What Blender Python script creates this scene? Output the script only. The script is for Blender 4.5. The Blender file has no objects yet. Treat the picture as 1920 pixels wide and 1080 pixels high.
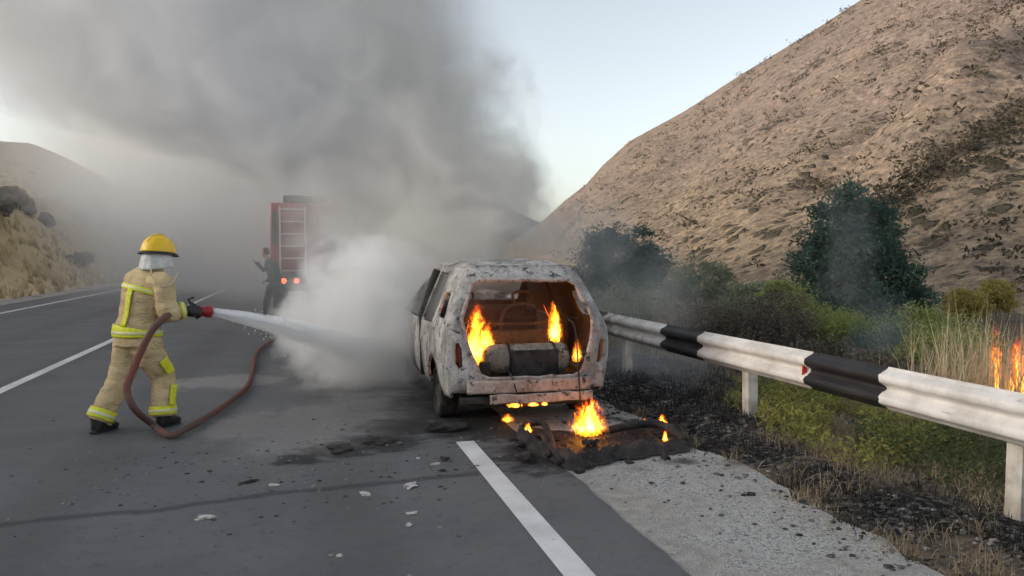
import bpy, bmesh, math, random
from mathutils import Vector, Matrix, noise
from mathutils.geometry import delaunay_2d_cdt
R = math.radians
sc = bpy.context.scene
C = sc.collection

# ------------------------------------------------------------------ camera
EYE = Vector((0, 0, 1.6)); FPX = 1450.0; YAW = R(15.05); PIT = R(2.57)
cam_d = bpy.data.cameras.new('camera'); cam = bpy.data.objects.new('camera', cam_d); C.objects.link(cam)
cam.location = EYE; cam.rotation_euler = (math.pi/2 - PIT, 0, -YAW)
cam_d.sensor_width = 36; cam_d.lens = 36*FPX/1920; cam_d.clip_end = 9000; cam_d.clip_start = .05
sc.camera = cam
FW = Vector((math.sin(YAW)*math.cos(PIT), math.cos(YAW)*math.cos(PIT), -math.sin(PIT)))
RT = Vector((math.cos(YAW), -math.sin(YAW), 0)); UP = RT.cross(FW)
def ray(px, py): return FW + RT*((px-960)/FPX) + UP*((540-py)/FPX)
def W(px, py, d): return EYE + ray(px, py)*d              # point at a depth along the view axis
def G(px, py, z=0.0):                                      # point on a level plane
    r = ray(px, py); return EYE + r*((z-EYE.z)/r.z)

def at_lat(px, d): return Vector((0,0,0)) + Vector((FW.x, FW.y, 0)).normalized()*d + RT*((px-960)/FPX*d)   # on the ground, at a depth

# ------------------------------------------------------------------ world, sun, exposure
wd = bpy.data.worlds.new('World'); sc.world = wd; wd.use_nodes = True
wn = wd.node_tree; bgn = wn.nodes['Background']
SUN_EL, SUN_AZ = R(12.5), R(-88)                              # azimuth measured from the road direction (+Y) towards +X
sky = wn.nodes.new('ShaderNodeTexSky'); sky.sky_type = 'NISHITA'; sky.sun_disc = False
sky.sun_elevation = SUN_EL; sky.sun_rotation = SUN_AZ; sky.altitude = 1200
sky.air_density = 1.0; sky.dust_density = 5.0; sky.ozone_density = 0.8
hs = wn.nodes.new('ShaderNodeHueSaturation'); hs.inputs['Saturation'].default_value = .48    # thin high haze greys the blue
wn.links.new(sky.outputs[0], hs.inputs['Color']); tint = wn.nodes.new('ShaderNodeMix'); tint.data_type = 'RGBA'; tint.blend_type = 'MULTIPLY'; tint.inputs[0].default_value = 1; tint.inputs[7].default_value = (1.02, 1.0, .955, 1)
wn.links.new(hs.outputs[0], tint.inputs[6]); wn.links.new(tint.outputs[2], bgn.inputs[0]); bgn.inputs[1].default_value = 0.13
sd = bpy.data.lights.new('sun', 'SUN'); sun = bpy.data.objects.new('sun', sd); C.objects.link(sun)
sd.energy = 0.7; sd.angle = R(14); sd.color = (1, .9, .78)
sdir = Vector((math.sin(SUN_AZ)*math.cos(SUN_EL), math.cos(SUN_AZ)*math.cos(SUN_EL), math.sin(SUN_EL)))
sun.rotation_euler = (-sdir).to_track_quat('-Z', 'Y').to_euler()
vs = sc.view_settings; vs.view_transform = 'Standard'; vs.look = 'None'; vs.exposure = 1.28; vs.gamma = 1; vs.use_curve_mapping = False
cy = sc.cycles
cy.use_denoising = True; cy.max_bounces = 16; cy.diffuse_bounces = 2; cy.glossy_bounces = 2; cy.transmission_bounces = 3
cy.transparent_max_bounces = 12; cy.volume_bounces = 14; cy.volume_step_rate = 1.0; cy.volume_max_steps = 160
cy.use_adaptive_sampling = True; cy.adaptive_threshold = 0.03; cy.sample_clamp_indirect = 4

# ------------------------------------------------------------------ helpers
def tag(o, label=None, cat=None, group=None, kind=None):
    for k, v in (('label', label), ('category', cat), ('group', group), ('kind', kind)):
        if v: o[k] = v
    return o
def link(o, parent=None):
    C.objects.link(o)
    if parent is not None: o.parent = parent
    return o
def empty(name, loc=(0,0,0), rz=0, parent=None):
    o = bpy.data.objects.new(name, None); o.location = loc; o.rotation_euler = (0,0,rz); o.empty_display_size = .2
    return link(o, parent)
class MB:
    def __init__(s): s.v = []; s.f = []
    def add(s, vs, fs):
        n = len(s.v); s.v += [tuple(v) for v in vs]; s.f += [tuple(i+n for i in f) for f in fs]; return s
    def box(s, c, d, rot=None):
        c = Vector(c); h = Vector(d)/2; vs = []
        for x in (-1,1):
            for y in (-1,1):
                for z in (-1,1):
                    p = Vector((x*h.x, y*h.y, z*h.z)); vs.append(c + (rot @ p if rot else p))
        return s.add(vs, [(0,1,3,2),(4,6,7,5),(0,4,5,1),(2,3,7,6),(0,2,6,4),(1,5,7,3)])
    def tube(s, pts, rad, n=10, side=None, cap=True):
        """sweep: rad = number, list of numbers or list of (a,b); side = vector for the a axis"""
        pts = [Vector(p) for p in pts]; k = len(pts)
        if not isinstance(rad, (list, tuple)): rad = [rad]*k
        rad = [(r, r) if not isinstance(r, (list, tuple)) else r for r in rad]
        vs = []; u = None
        for i, p in enumerate(pts):
            t = (pts[min(i+1,k-1)] - pts[max(i-1,0)]).normalized()
            if u is None:
                u = Vector(side) if side is not None else (Vector((0,0,1)) if abs(t.z) < .9 else Vector((1,0,0)))
            elif side is not None: u = Vector(side)
            u = (u - t*u.dot(t)).normalized(); w = t.cross(u)
            for j in range(n):
                a = 2*math.pi*j/n
                vs.append(p + u*(math.cos(a)*rad[i][0]) + w*(math.sin(a)*rad[i][1]))
        fs = [(i*n+j, i*n+(j+1)%n, (i+1)*n+(j+1)%n, (i+1)*n+j) for i in range(k-1) for j in range(n)]
        if cap: fs += [tuple(reversed(range(n))), tuple((k-1)*n+j for j in range(n))]
        return s.add(vs, fs)
    def lathe(s, prof, n=16, c=(0,0,0), m=None):
        """prof: list of (r, h) revolved round local z"""
        c = Vector(c); vs = []
        for r, h in prof:
            for j in range(n):
                a = 2*math.pi*j/n; p = Vector((r*math.cos(a), r*math.sin(a), h)); vs.append(c + (m @ p if m else p))
        k = len(prof)
        fs = [(i*n+j, i*n+(j+1)%n, (i+1)*n+(j+1)%n, (i+1)*n+j) for i in range(k-1) for j in range(n)]
        fs += [tuple(reversed(range(n))), tuple((k-1)*n+j for j in range(n))]
        return s.add(vs, fs)
    def mesh(s, name):
        m = bpy.data.meshes.new(name); m.from_pydata(s.v, [], s.f); m.update(); return m
    def build(s, name, mat, parent=None, smooth=True, bevel=0, fix=True):
        m = s.mesh(name)
        if fix:
            b = bmesh.new(); b.from_mesh(m); bmesh.ops.remove_doubles(b, verts=b.verts, dist=1e-5)
            bmesh.ops.recalc_face_normals(b, faces=b.faces); b.to_mesh(m); b.free()
        o = bpy.data.objects.new(name, m)
        if mat: m.materials.append(mat)
        if smooth: m.polygons.foreach_set('use_smooth', [True]*len(m.polygons))
        link(o, parent)
        if bevel:
            md = o.modifiers.new('bevel', 'BEVEL'); md.width = bevel; md.segments = 2; md.limit_method = 'ANGLE'
            md.harden_normals = False
        return o
def remeshed(name, mb, voxel, mat, parent=None, smooth=4, wrinkle=0, wscale=8, seed=0):
    """fuse the tubes of a builder into one continuous skin and keep the result as plain mesh"""
    o = bpy.data.objects.new('tmp', mb.mesh('tmp')); C.objects.link(o)
    r = o.modifiers.new('r', 'REMESH'); r.mode = 'VOXEL'; r.voxel_size = voxel; r.use_smooth_shade = True
    if smooth:
        k = o.modifiers.new('s', 'SMOOTH'); k.factor = .5; k.iterations = smooth
    dg = bpy.context.evaluated_depsgraph_get(); m = bpy.data.meshes.new_from_object(o.evaluated_get(dg)); m.name = name
    bpy.data.objects.remove(o)
    if wrinkle:
        for v in m.vertices:
            p = v.co*wscale + Vector((seed*7.1, 0, 0))
            d = noise.noise(Vector((p.x, p.y, p.z*1.8))) + .5*noise.noise(p*2.3)
            v.co += v.normal*(d*wrinkle)
    m.materials.clear()
    if mat: m.materials.append(mat)
    m.polygons.foreach_set('use_smooth', [True]*len(m.polygons))
    o = bpy.data.objects.new(name, m); return link(o, parent)
def smooth01(a, b, x):
    t = max(0, min(1, (x-a)/(b-a))); return t*t*(3-2*t)
def lerp_tab(tab, x):
    if x <= tab[0][0]: return tab[0][1]
    for (a, va), (b, vb) in zip(tab, tab[1:]):
        if x <= b: return va + (vb-va)*(x-a)/(b-a)
    return tab[-1][1]
def fbm(p, o=4):
    return noise.fractal(Vector(p), 1.0, 2.0, o)
def catmull(pts, n=6):
    pts = [Vector(p) for p in pts]; out = []
    for i in range(len(pts)-1):
        p0, p1, p2, p3 = pts[max(i-1,0)], pts[i], pts[i+1], pts[min(i+2, len(pts)-1)]
        for k in range(n):
            t = k/n
            out.append(.5*((2*p1) + (p2-p0)*t + (2*p0-5*p1+4*p2-p3)*t*t + (3*p1-p0-3*p2+p3)*t**3))
    return out + [pts[-1]]

# ------------------------------------------------------------------ materials
class NT:
    """short-hand for node trees"""
    def __init__(s, name):
        s.m = bpy.data.materials.new(name); s.m.use_nodes = True; s.t = s.m.node_tree; s.t.nodes.clear()
        s.out = s.t.nodes.new('ShaderNodeOutputMaterial')
    def n(s, typ, **kw):
        nd = s.t.nodes.new(typ)
        for k, v in kw.items(): setattr(nd, k, v)
        return nd
    def set(s, nd, key, val):
        if isinstance(val, bpy.types.NodeSocket): s.t.links.new(val, nd.inputs[key])
        elif val is not None: nd.inputs[key].default_value = val
    def pos(s): return s.n('ShaderNodeNewGeometry').outputs['Position']
    def obj(s): return s.n('ShaderNodeTexCoord').outputs['Object']
    def gen(s): return s.n('ShaderNodeTexCoord').outputs['Generated']
    def xyz(s, v): 
        nd = s.n('ShaderNodeSeparateXYZ'); s.set(nd, 0, v); return nd.outputs
    def vec(s, x=0, y=0, z=0):
        nd = s.n('ShaderNodeCombineXYZ'); s.set(nd, 0, x); s.set(nd, 1, y); s.set(nd, 2, z); return nd.outputs[0]
    def vm(s, op, a, b=None, scale=None):
        nd = s.n('ShaderNodeVectorMath', operation=op); s.set(nd, 0, a); s.set(nd, 1, b)
        if scale is not None: s.set(nd, 'Scale', scale)
        return nd.outputs['Value'] if op in ('LENGTH', 'DISTANCE', 'DOT_PRODUCT') else nd.outputs[0]
    def ma(s, op, a, b=None, c=None, clamp=False):
        nd = s.n('ShaderNodeMath', operation=op, use_clamp=clamp); s.set(nd, 0, a); s.set(nd, 1, b); s.set(nd, 2, c); return nd.outputs[0]
    def noise(s, vec, scale, detail=4, rough=.55, dist=0, col=False):
        nd = s.n('ShaderNodeTexNoise'); s.set(nd, 'Vector', vec); s.set(nd, 'Scale', scale); s.set(nd, 'Detail', detail)
        s.set(nd, 'Roughness', rough); s.set(nd, 'Distortion', dist); return nd.outputs['Color' if col else 'Fac']
    def voro(s, vec, scale, feature='F1', out='Distance'):
        nd = s.n('ShaderNodeTexVoronoi', feature=feature); s.set(nd, 'Vector', vec); s.set(nd, 'Scale', scale); return nd.outputs[out]
    def ramp(s, f, stops, ease='LINEAR'):
        nd = s.n('ShaderNodeValToRGB'); cr = nd.color_ramp; cr.interpolation = ease
        while len(cr.elements) < len(stops): cr.elements.new(.5)
        for e, (p, c) in zip(cr.elements, stops):
            e.position = p; c = c if isinstance(c, (tuple, list)) else (c, c, c); e.color = (*c[:3], 1)
        s.set(nd, 0, f); return nd.outputs[0]
    def mix(s, f, a, b, blend='MIX'):
        nd = s.n('ShaderNodeMix', data_type='RGBA', blend_type=blend)
        s.set(nd, 0, f)
        for k, v in ((6, a), (7, b)):
            s.set(nd, k, v if isinstance(v, bpy.types.NodeSocket) else (*v[:3], 1))
        return nd.outputs[2]
    def mr(s, v, a, b, c=0, d=1):
        nd = s.n('ShaderNodeMapRange'); nd.interpolation_type = 'SMOOTHSTEP'
        for i, x in enumerate((v, a, b, c, d)): s.set(nd, i, x)
        return nd.outputs[0]
    def bsdf(s, col, rough=.8, bump=None, bstr=.3, bdist=.02, spec=.4, metal=0, alpha=None, emit=None, estr=0, sss=None):
        p = s.n('ShaderNodeBsdfPrincipled')
        s.set(p, 'Base Color', col if isinstance(col, bpy.types.NodeSocket) else (*col[:3], 1)); s.set(p, 'Roughness', rough)
        s.set(p, 'Specular IOR Level', spec); s.set(p, 'Metallic', metal)
        if alpha is not None: s.set(p, 'Alpha', alpha)
        if emit is not None:
            s.set(p, 'Emission Color', emit if isinstance(emit, bpy.types.NodeSocket) else (*emit[:3], 1)); s.set(p, 'Emission Strength', estr)
        if bump is not None:
            b = s.n('ShaderNodeBump'); s.set(b, 'Height', bump); s.set(b, 'Strength', bstr); s.set(b, 'Distance', bdist)
            s.t.links.new(b.outputs[0], p.inputs['Normal'])
        s.t.links.new(p.outputs[0], s.out.inputs['Surface']); return p
def simple(name, c1, c2=None, scale=6, rough=.8, bstr=.2, bdist=.01, spec=.3, metal=0, obj=True, detail=5):
    t = NT(name); v = t.obj() if obj else t.pos()
    c2 = c2 or tuple(x*.75 for x in c1)
    f = t.noise(v, scale, detail); col = t.mix(t.mr(f, .35, .65), c1, c2)
    t.bsdf(col, rough, t.noise(v, scale*4, 3), bstr, bdist, spec, metal); return t.m
def leafmat(name, a, b, scale=1.2, trans=.35):
    t = NT(name); v = t.pos()
    f = t.noise(v, scale, 3); g = t.noise(v, 23, 2)
    col = t.mix(t.mr(t.ma('ADD', f, t.ma('MULTIPLY', t.ma('SUBTRACT', g, .5), .6)), .35, .65), a, b)
    d = t.n('ShaderNodeBsdfPrincipled'); t.set(d, 'Base Color', col); t.set(d, 'Roughness', .75); t.set(d, 'Specular IOR Level', .2)
    tr = t.n('ShaderNodeBsdfTranslucent'); t.set(tr, 'Color', col)
    mx = t.n('ShaderNodeMixShader'); t.set(mx, 0, trans)
    t.t.links.new(d.outputs[0], mx.inputs[1]); t.t.links.new(tr.outputs[0], mx.inputs[2])
    t.t.links.new(mx.outputs[0], t.out.inputs['Surface']); return t.m
# ================================================================== SETTING
ROAD_L, ROAD_R = -9.0, 1.84
def gh(x, y):
    """height of the land"""
    n = fbm((x*.35, y*.35, 3.1), 3)
    if x < ROAD_L - .9:
        t = ROAD_L - .9 - x
        b = 5.0*(1 - smooth01(38, 118, y)) + .9
        z = b*smooth01(.3, 9, t)*(1 + .22*fbm((x*.12, y*.12, 7), 3)) + .05*t*smooth01(6, 40, t)
        return -.02 + z + .10*n*smooth01(.2, 2, t)
    if x < 3.3: return -.03
    z = -.03 + .06*smooth01(3.3, 3.9, x)*(1 + n)
    z += -1.7*smooth01(4.9, 11.5, x) + .25*n*smooth01(5, 9, x)
    return z
def axis(parts):
    out = []
    for a, b, s in parts:
        k = max(1, round((b-a)/s)); out += [a + (b-a)*i/k for i in range(k)]
    return out + [parts[-1][1]]
# ---- materials of the setting
def mat_ground():
    t = NT('dry_ground'); p = t.pos(); x, y, z = t.xyz(p)
    f = t.noise(p, 1.3, 6, .62); g = t.noise(p, 9, 5, .6); big = t.noise(p, .16, 4)
    straw = t.mix(t.mr(f, .35, .68), (.58, .475, .30), (.46, .37, .23))
    straw = t.mix(t.ma('MULTIPLY', t.mr(big, .5, .66), .7), straw, (.30, .20, .12))
    earth = t.mix(t.mr(g, .35, .7), (.17, .135, .10), (.075, .065, .05))
    near = t.mr(x, -10.2, -9.6)                                    # 0 on the left bank, 1 to the right
    col = t.mix(near, straw, earth)
    # scorched ground: patches with a shape of their own
    sc_ = None
    for (cx, cyy, r) in BURN:
        d = t.vm('DISTANCE', p, (cx, cyy, 0)); q = t.ma('SUBTRACT', 1, t.ma('DIVIDE', d, r))
        sc_ = q if sc_ is None else t.ma('MAXIMUM', sc_, q)
    sc_ = t.mr(t.ma('ADD', sc_, t.ma('MULTIPLY', t.ma('SUBTRACT', t.noise(p, 2.6, 5, .65), .5), 1.5)), .16, .48)
    ash = t.mix(t.mr(t.noise(p, 17, 4, .7), .45, .68), (.014, .014, .015), (.20, .19, .18))
    col = t.mix(sc_, col, ash)
    t.bsdf(col, .95, t.ma('ADD', f, g), .9, .06, .1); return t.m
BURN = [(3.6, 3.95, .62), (3.95, 3.45, .5), (3.6, 4.75, .42), (3.5, 5.6, .62), (3.5, 6.6, 1.0), (3.6, 7.8, 1.5), (3.9, 9.3, 2.2), (4.4, 11.5, 2.6), (6.0, 9.5, 2.0), (5, 14, 3)]
def mat_asphalt():
    t = NT('asphalt'); p = t.pos(); x, y, z = t.xyz(p)
    a = t.noise(p, 150, 3, .7); b = t.noise(p, 1.1, 5, .6); c = t.noise(p, 34, 4, .7); e = t.noise(p, 11, 5, .75)
    base = t.mix(t.mr(b, .3, .7), (.100, .102, .110), (.132, .134, .142))
    base = t.mix(t.ma('MULTIPLY', t.mr(a, .45, .7), .6), base, (.20, .20, .20))
    base = t.mix(t.ma('MULTIPLY', t.mr(c, .58, .72), .45), base, (.032, .032, .036))
    base = t.mix(t.ma('MULTIPLY', t.mr(e, .5, .68), .4), base, (.135, .135, .138)); base = t.mix(t.ma('MULTIPLY', t.mr(e, .47, .32), .4), base, (.05, .05, .054))
    # wheel tracks along the lanes
    w = t.ma('SINE', t.ma('MULTIPLY', t.ma('ADD', x, t.ma('MULTIPLY', b, .4)), 3.4))
    base = t.mix(t.ma('MULTIPLY', t.mr(w, .2, 1), .25), base, (.05, .05, .054))
    # sealed seam running slantwise over the lane
    A, B = G(-40, 992), G(905, 884); d = (B-A).normalized(); nn = Vector((-d.y, d.x, 0))
    dist = t.ma('ABSOLUTE', t.ma('ADD', t.ma('SUBTRACT', t.vm('DOT_PRODUCT', p, tuple(nn)), A.dot(nn)), t.ma('MULTIPLY', t.ma('SUBTRACT', t.noise(p, 1.6, 3), .5), .22)))
    seam = t.ma('MULTIPLY', t.mr(dist, .075, .015), t.mr(x, 1.45, 1.2))
    base = t.mix(t.ma('MULTIPLY', seam, .62), base, (.028, .028, .031))
    # pale ash and foam washed over the lane beside the car
    m = None
    for px, py, r in ((600, 790, 1.25), (690, 770, 1.1), (480, 800, .9), (720, 720, 1.3), (560, 830, .7), (430, 715, .9), (640, 690, 1.2)):
        g = G(px, py); q = t.ma('SUBTRACT', 1, t.ma('DIVIDE', t.vm('DISTANCE', p, tuple(g)), r)); m = q if m is None else t.ma('MAXIMUM', m, q)
    sx = t.vm('MULTIPLY', p, (1.0, .55, 1)); nz = t.noise(sx, 2.4, 6, .65)
    wash = t.mr(t.ma('ADD', m, t.ma('MULTIPLY', t.ma('SUBTRACT', nz, .5), 1.3)), .0, .6)
    fl = t.mr(t.noise(sx, 22, 4, .7), .35, .62)
    base = t.mix(t.ma('MULTIPLY', wash, t.ma('ADD', t.ma('MULTIPLY', fl, .45), .12)), base, (.21, .21, .205))
    # soot round the car
    k = None
    for px, py, r in ((640, 842, .42), (715, 828, .5), (835, 800, .55), (760, 800, .6), (900, 800, .8), (1000, 800, .9), (1050, 850, .8), (560, 862, .25), (880, 760, 1.3), (860, 690, 2.2), (950, 700, 2.2)):
        g = G(px, py); q = t.ma('SUBTRACT', 1, t.ma('DIVIDE', t.vm('DISTANCE', p, tuple(g)), r)); k = q if k is None else t.ma('MAXIMUM', k, q)
    soot = t.mr(t.ma('ADD', k, t.ma('MULTIPLY', t.ma('SUBTRACT', t.noise(t.vm('MULTIPLY', p, (.8, 1.7, 1)), 4.5, 5, .7), .5), 1.9)), .1, .5)
    base = t.mix(t.ma('MULTIPLY', soot, .85), base, (.014, .014, .015))
    rough = t.ma('SUBTRACT', .82, t.ma('MULTIPLY', wash, .50))
    t.bsdf(base, rough, t.ma('ADD', a, t.ma('MULTIPLY', c, .6)), .55, .006, .35); return t.m
def mat_gravel():
    t = NT('gravel'); p = t.pos()
    v = t.voro(p, 85, out='Color'); vd = t.voro(p, 85); f = t.noise(p, 1.7, 5, .6); x = t.xyz(p)[0]
    stone = t.mix(t.xyz(v)[0], (.37, .37, .36), (.52, .515, .50))
    stone = t.mix(t.mr(t.xyz(v)[1], .74, .84), stone, (.22, .22, .215))
    dirt = t.mix(t.mr(t.noise(p, 12, 5), .35, .65), (.42, .40, .375), (.33, .315, .295))
    col = t.mix(t.mr(t.ma('ADD', f, t.ma('MULTIPLY', t.mr(x, 2.35, 1.8), .22)), .46, .66), stone, dirt)
    col = t.mix(t.ma('MULTIPLY', t.mr(t.noise(p, .9, 4), .56, .68), t.mr(t.xyz(p)[1], 4.4, 5.6)), col, (.05, .047, .045))
    t.bsdf(col, .92, vd, .9, .012, .2); return t.m
def mat_paint(name, col, wear=.62, soot=0):
    t = NT(name); p = t.pos(); n = t.noise(p, 26, 5, .7); b = t.noise(p, 2.2, 5, .6)
    c = t.mix(t.mr(b, .3, .75), col, tuple(x*.72 for x in col))
    c = t.mix(t.mr(n, wear, wear+.06), c, (.09, .09, .09))
    t.bsdf(c, .7, n, .3, .004, .3); return t.m
def mat_slope(name, a, b, c, scl=.012, veg=(.075, .066, .048), dots=.27):
    t = NT(name); p = t.pos()
    tilt = t.vm('ADD', t.vm('MULTIPLY', p, (.35, .35, 2.2)), t.vec(0, 0, t.ma('MULTIPLY', t.xyz(p)[0], -.35)))   # little terraces and rock beds slant along the slope
    f = t.noise(p, scl, 6, .6); g = t.noise(tilt, .16, 7, .72); h = t.noise(p, .42, 6, .78); fine = t.noise(p, .9, 6, .85)
    col = t.mix(t.mr(f, .36, .64), a, b); col = t.mix(t.mr(g, .42, .64), col, c)
    col = t.mix(t.ma('MULTIPLY', t.mr(t.ma('ADD', t.xyz(p)[2], t.ma('MULTIPLY', f, 30)), 46, 14), .6), col, (.40, .30, .165))     # dry grass on the lower slope
    col = t.mix(t.mr(fine, .62, .36), col, tuple(x*.55 for x in c)); col = t.mix(t.ma('MULTIPLY', t.mr(fine, .54, .68), .6), col, tuple(min(1, x*1.5) for x in a))
    col = t.mix(t.ma('MULTIPLY', t.mr(t.noise(tilt, .5, 5, .75), .57, .70), .35), col, (.44, .37, .32))
    w = t.vm('ADD', p, t.vm('SCALE', t.noise(p, .6, 3, col=True), scale=2.5))                                     # low scrub in dots too small to build
    d1 = t.ma('ADD', t.voro(w, .42), t.ma('MULTIPLY', t.ma('SUBTRACT', t.noise(p, .05, 3), .5), 1.1))
    d2 = t.ma('ADD', t.voro(w, .85), t.ma('MULTIPLY', t.ma('SUBTRACT', t.noise(p, .08, 3), .5), 1.0))
    col = t.mix(t.ma('MULTIPLY', t.mr(d1, dots, dots-.12), .85), col, veg); col = t.mix(t.ma('MULTIPLY', t.mr(d2, dots-.04, dots-.14), .8), col, veg)
    t.bsdf(col, .95, t.ma('ADD', t.ma('ADD', g, h), t.mr(d1, dots, dots-.15)), 1.0, .55, .1); return t.m
M = {}
M['ground'] = mat_ground(); M['asphalt'] = mat_asphalt(); M['gravel'] = mat_gravel()
M['line'] = mat_paint('line_paint', (.72, .72, .72), .64)
M['mountain'] = mat_slope('mountain_soil', (.305, .238, .205), (.31, .236, .172), (.23, .18, .158))
M['hill'] = mat_slope('hill_soil', (.27, .20, .14), (.20, .15, .105), (.15, .115, .09), .03)
M['farhill'] = simple('far_hill_soil', (.13, .11, .10), (.10, .085, .08), .01, .95, obj=False)

# ---- ground sheet
xs = axis([(-3000,-400,400), (-400,-60,40), (-60,-24,3), (-24,-9,.6), (-9,3,3), (3,13,.22), (13,40,2), (40,400,40), (400,3000,400)])
ys = axis([(-400,-8,60), (-8,1,1), (1,13,.25), (13,40,.9), (40,110,1.8), (110,400,20), (400,3000,300)])
mb = MB(); mb.v = [(x, y, gh(x, y) if y < 400 and -400 < x < 400 else -2.5) for y in ys for x in xs]; nx = len(xs)
mb.f = [(j*nx+i, j*nx+i+1, (j+1)*nx+i+1, (j+1)*nx+i) for j in range(len(ys)-1) for i in range(nx-1)]
ground = tag(mb.build('ground', M['ground']), kind='structure', label='dry scorched earth and straw covered bank beside the road')
# ---- road, shoulder, markings
def strip(name, x0, x1, y0, y1, z, mat, step=1.0, wob=0, wob1=0):
    m = MB(); k = max(1, int((y1-y0)/step)); q = 5
    for j in range(k+1):
        y = y0 + (y1-y0)*j/k
        a = x0 + wob*noise.noise(Vector((y*1.9, x0, 0))) ; b = x1 + wob1*(noise.noise(Vector((y*1.1, x1, 4))) + .5*noise.noise(Vector((y*4.3, x1, 9))))
        m.v += [(a+(b-a)*i/q, y, z) for i in range(q+1)]
    m.f = [(j*(q+1)+i, j*(q+1)+i+1, (j+1)*(q+1)+i+1, (j+1)*(q+1)+i) for j in range(k) for i in range(q)]
    return tag(m.build(name, mat), kind='structure')
strip('road', ROAD_L, ROAD_R, -12, 420, 0.0, M['asphalt'], .25, .03, .05)['label'] = 'dark grey asphalt road with seams and soot'
strip('gravel_shoulder', ROAD_R-.25, 3.15, -6, 60, -.010, M['gravel'], .12, 0, .16)['label'] = 'grey gravel shoulder between asphalt and guard rail'
strip('gravel_verge', ROAD_L-1.1, ROAD_L+.25, -6, 200, -.010, M['gravel'], .4, .3, 0)['label'] = 'gravel verge along the far side of the road'
def line(x, w, y0, y1, name): return strip(name, x-w/2, x+w/2, y0, y1, .004, M['line'], .5, 0, 0)
xr = (G(1081, 1080).x + G(876, 830).x)/2
line(xr, .155, -4, G(876, 828).y, 'lane_edge_line')
xc = (G(0, 729).x + G(455, 528).x)/2
line(xc, .14, 1, 160, 'lane_centre_line')
xl = (G(0, 588).x + G(215, 545).x)/2
line(xl, .14, 1, 160, 'lane_edge_line')
# ---- right mountain
RIDGE = [(800,500),(900,484),(950,462),(985,436),(1020,412),(1060,375),(1100,345),(1130,310),(1180,265),(1280,210),(1390,140),(1530,55),(1615,0),(1800,-110),(2100,-260),(2600,-420),(3600,-600)]
def mtn_col(px):
    r = ray(px, lerp_tab(RIDGE, px)); h = Vector((r.x, r.y, 0)); L = h.length
    return h/L, r.z/L, 46 + 30*smooth01(1900, 1000, px), 300 + 300*smooth01(1500, 1000, px)
def mtn_point(px, t):
    h, tn, r0, r1 = mtn_col(px); r = r0 + (r1-r0)*t
    zr = 1.6 + tn*r1; z = -2.2 + (zr+2.2)*(min(t,1)**1.12)
    if t > 1: z -= (t-1)*140
    p = EYE + h*r
    amp = min(1, t*5)*min(1, max(.06, abs(1-t)*3))
    n = fbm((p.x*.011, p.y*.011, .5), 4)*5 + fbm((p.x*.06+z*.02, p.y*.06, 2.2), 5)*2.2
    # rounded spur and gully that run slantwise down the near side
    g = (px-1700) + (t-.30)*-1050
    n += -3.5*math.exp(-(g/75)**2)*smooth01(.08, .2, t) + 4*math.exp(-((g-190)/120)**2)*smooth01(.05, .2, t)
    return Vector((p.x, p.y, z + n*amp))
NPX, NT_ = 300, 130; mb = MB()
for i in range(NPX+1):
    px = 820 + (3600-820)*(i/NPX)**1.35
    for j in range(NT_+6): mb.v.append(tuple(mtn_point(px, j/NT_ if j <= NT_ else 1+(j-NT_)*.08)))
k = NT_+6; mb.f = [(i*k+j, (i+1)*k+j, (i+1)*k+j+1, i*k+j+1) for i in range(NPX) for j in range(k-1)]
mountain = tag(mb.build('mountain', M['mountain']), kind='structure', label='steep bare tan mountain slope dotted with dry shrubs')
def proj(p):
    d = Vector(p) - EYE; z = d.dot(FW); return 960 + FPX*d.dot(RT)/z, 540 - FPX*d.dot(UP)/z
def mtn_at(px, py):
    lo, hi = .0, 1.0
    for _ in range(24):
        m = (lo+hi)/2
        if proj(mtn_point(px, m))[1] > py: lo = m
        else: hi = m
    return mtn_point(px, lo)
# ---- hills on the left and far ahead
def hill(name, ridge, r0, r1, mat, px0, px1, n=90, m=40, rough=3.0, label=None):
    mb = MB()
    for i in range(n+1):
        px = px0 + (px1-px0)*i/n; r = ray(px, lerp_tab(ridge, px)); h = Vector((r.x, r.y, 0)); L = h.length; h /= L
        for j in range(m+5):
            t = j/m; d = r0 + (r1-r0)*t; z = -3 + (4.6 + r.z/L*r1)*(min(t,1)**1.25) - max(0, t-1)*60; p = EYE + h*d
            z += rough*fbm((p.x*.02, p.y*.02, 5), 5)*min(1, t*4)*min(1, max(.18, abs(1-t)*2.5))
            mb.v.append((p.x, p.y, z))
    k = m+5; mb.f = [(i*k+j, (i+1)*k+j, (i+1)*k+j+1, i*k+j+1) for i in range(n) for j in range(k-1)]
    return tag(mb.build(name, mat), kind='structure', label=label)
hill('hill_left', [(-1600,60),(-500,190),(0,266),(60,268),(130,296),(220,345),(310,395),(420,428),(560,452),(760,462)], 62, 260, M['hill'], -1600, 760, 110, 50, 5.0, 'brown hill behind smoke at the left')
hill('hill_far', [(-200,400),(300,380),(500,330),(700,300),(820,335),(890,364),(950,388),(1000,412),(1060,440),(1150,460)], 500, 1100, M['farhill'], -200, 1150, 80, 24, 16.0, 'distant dark hill closing the valley')
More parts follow.
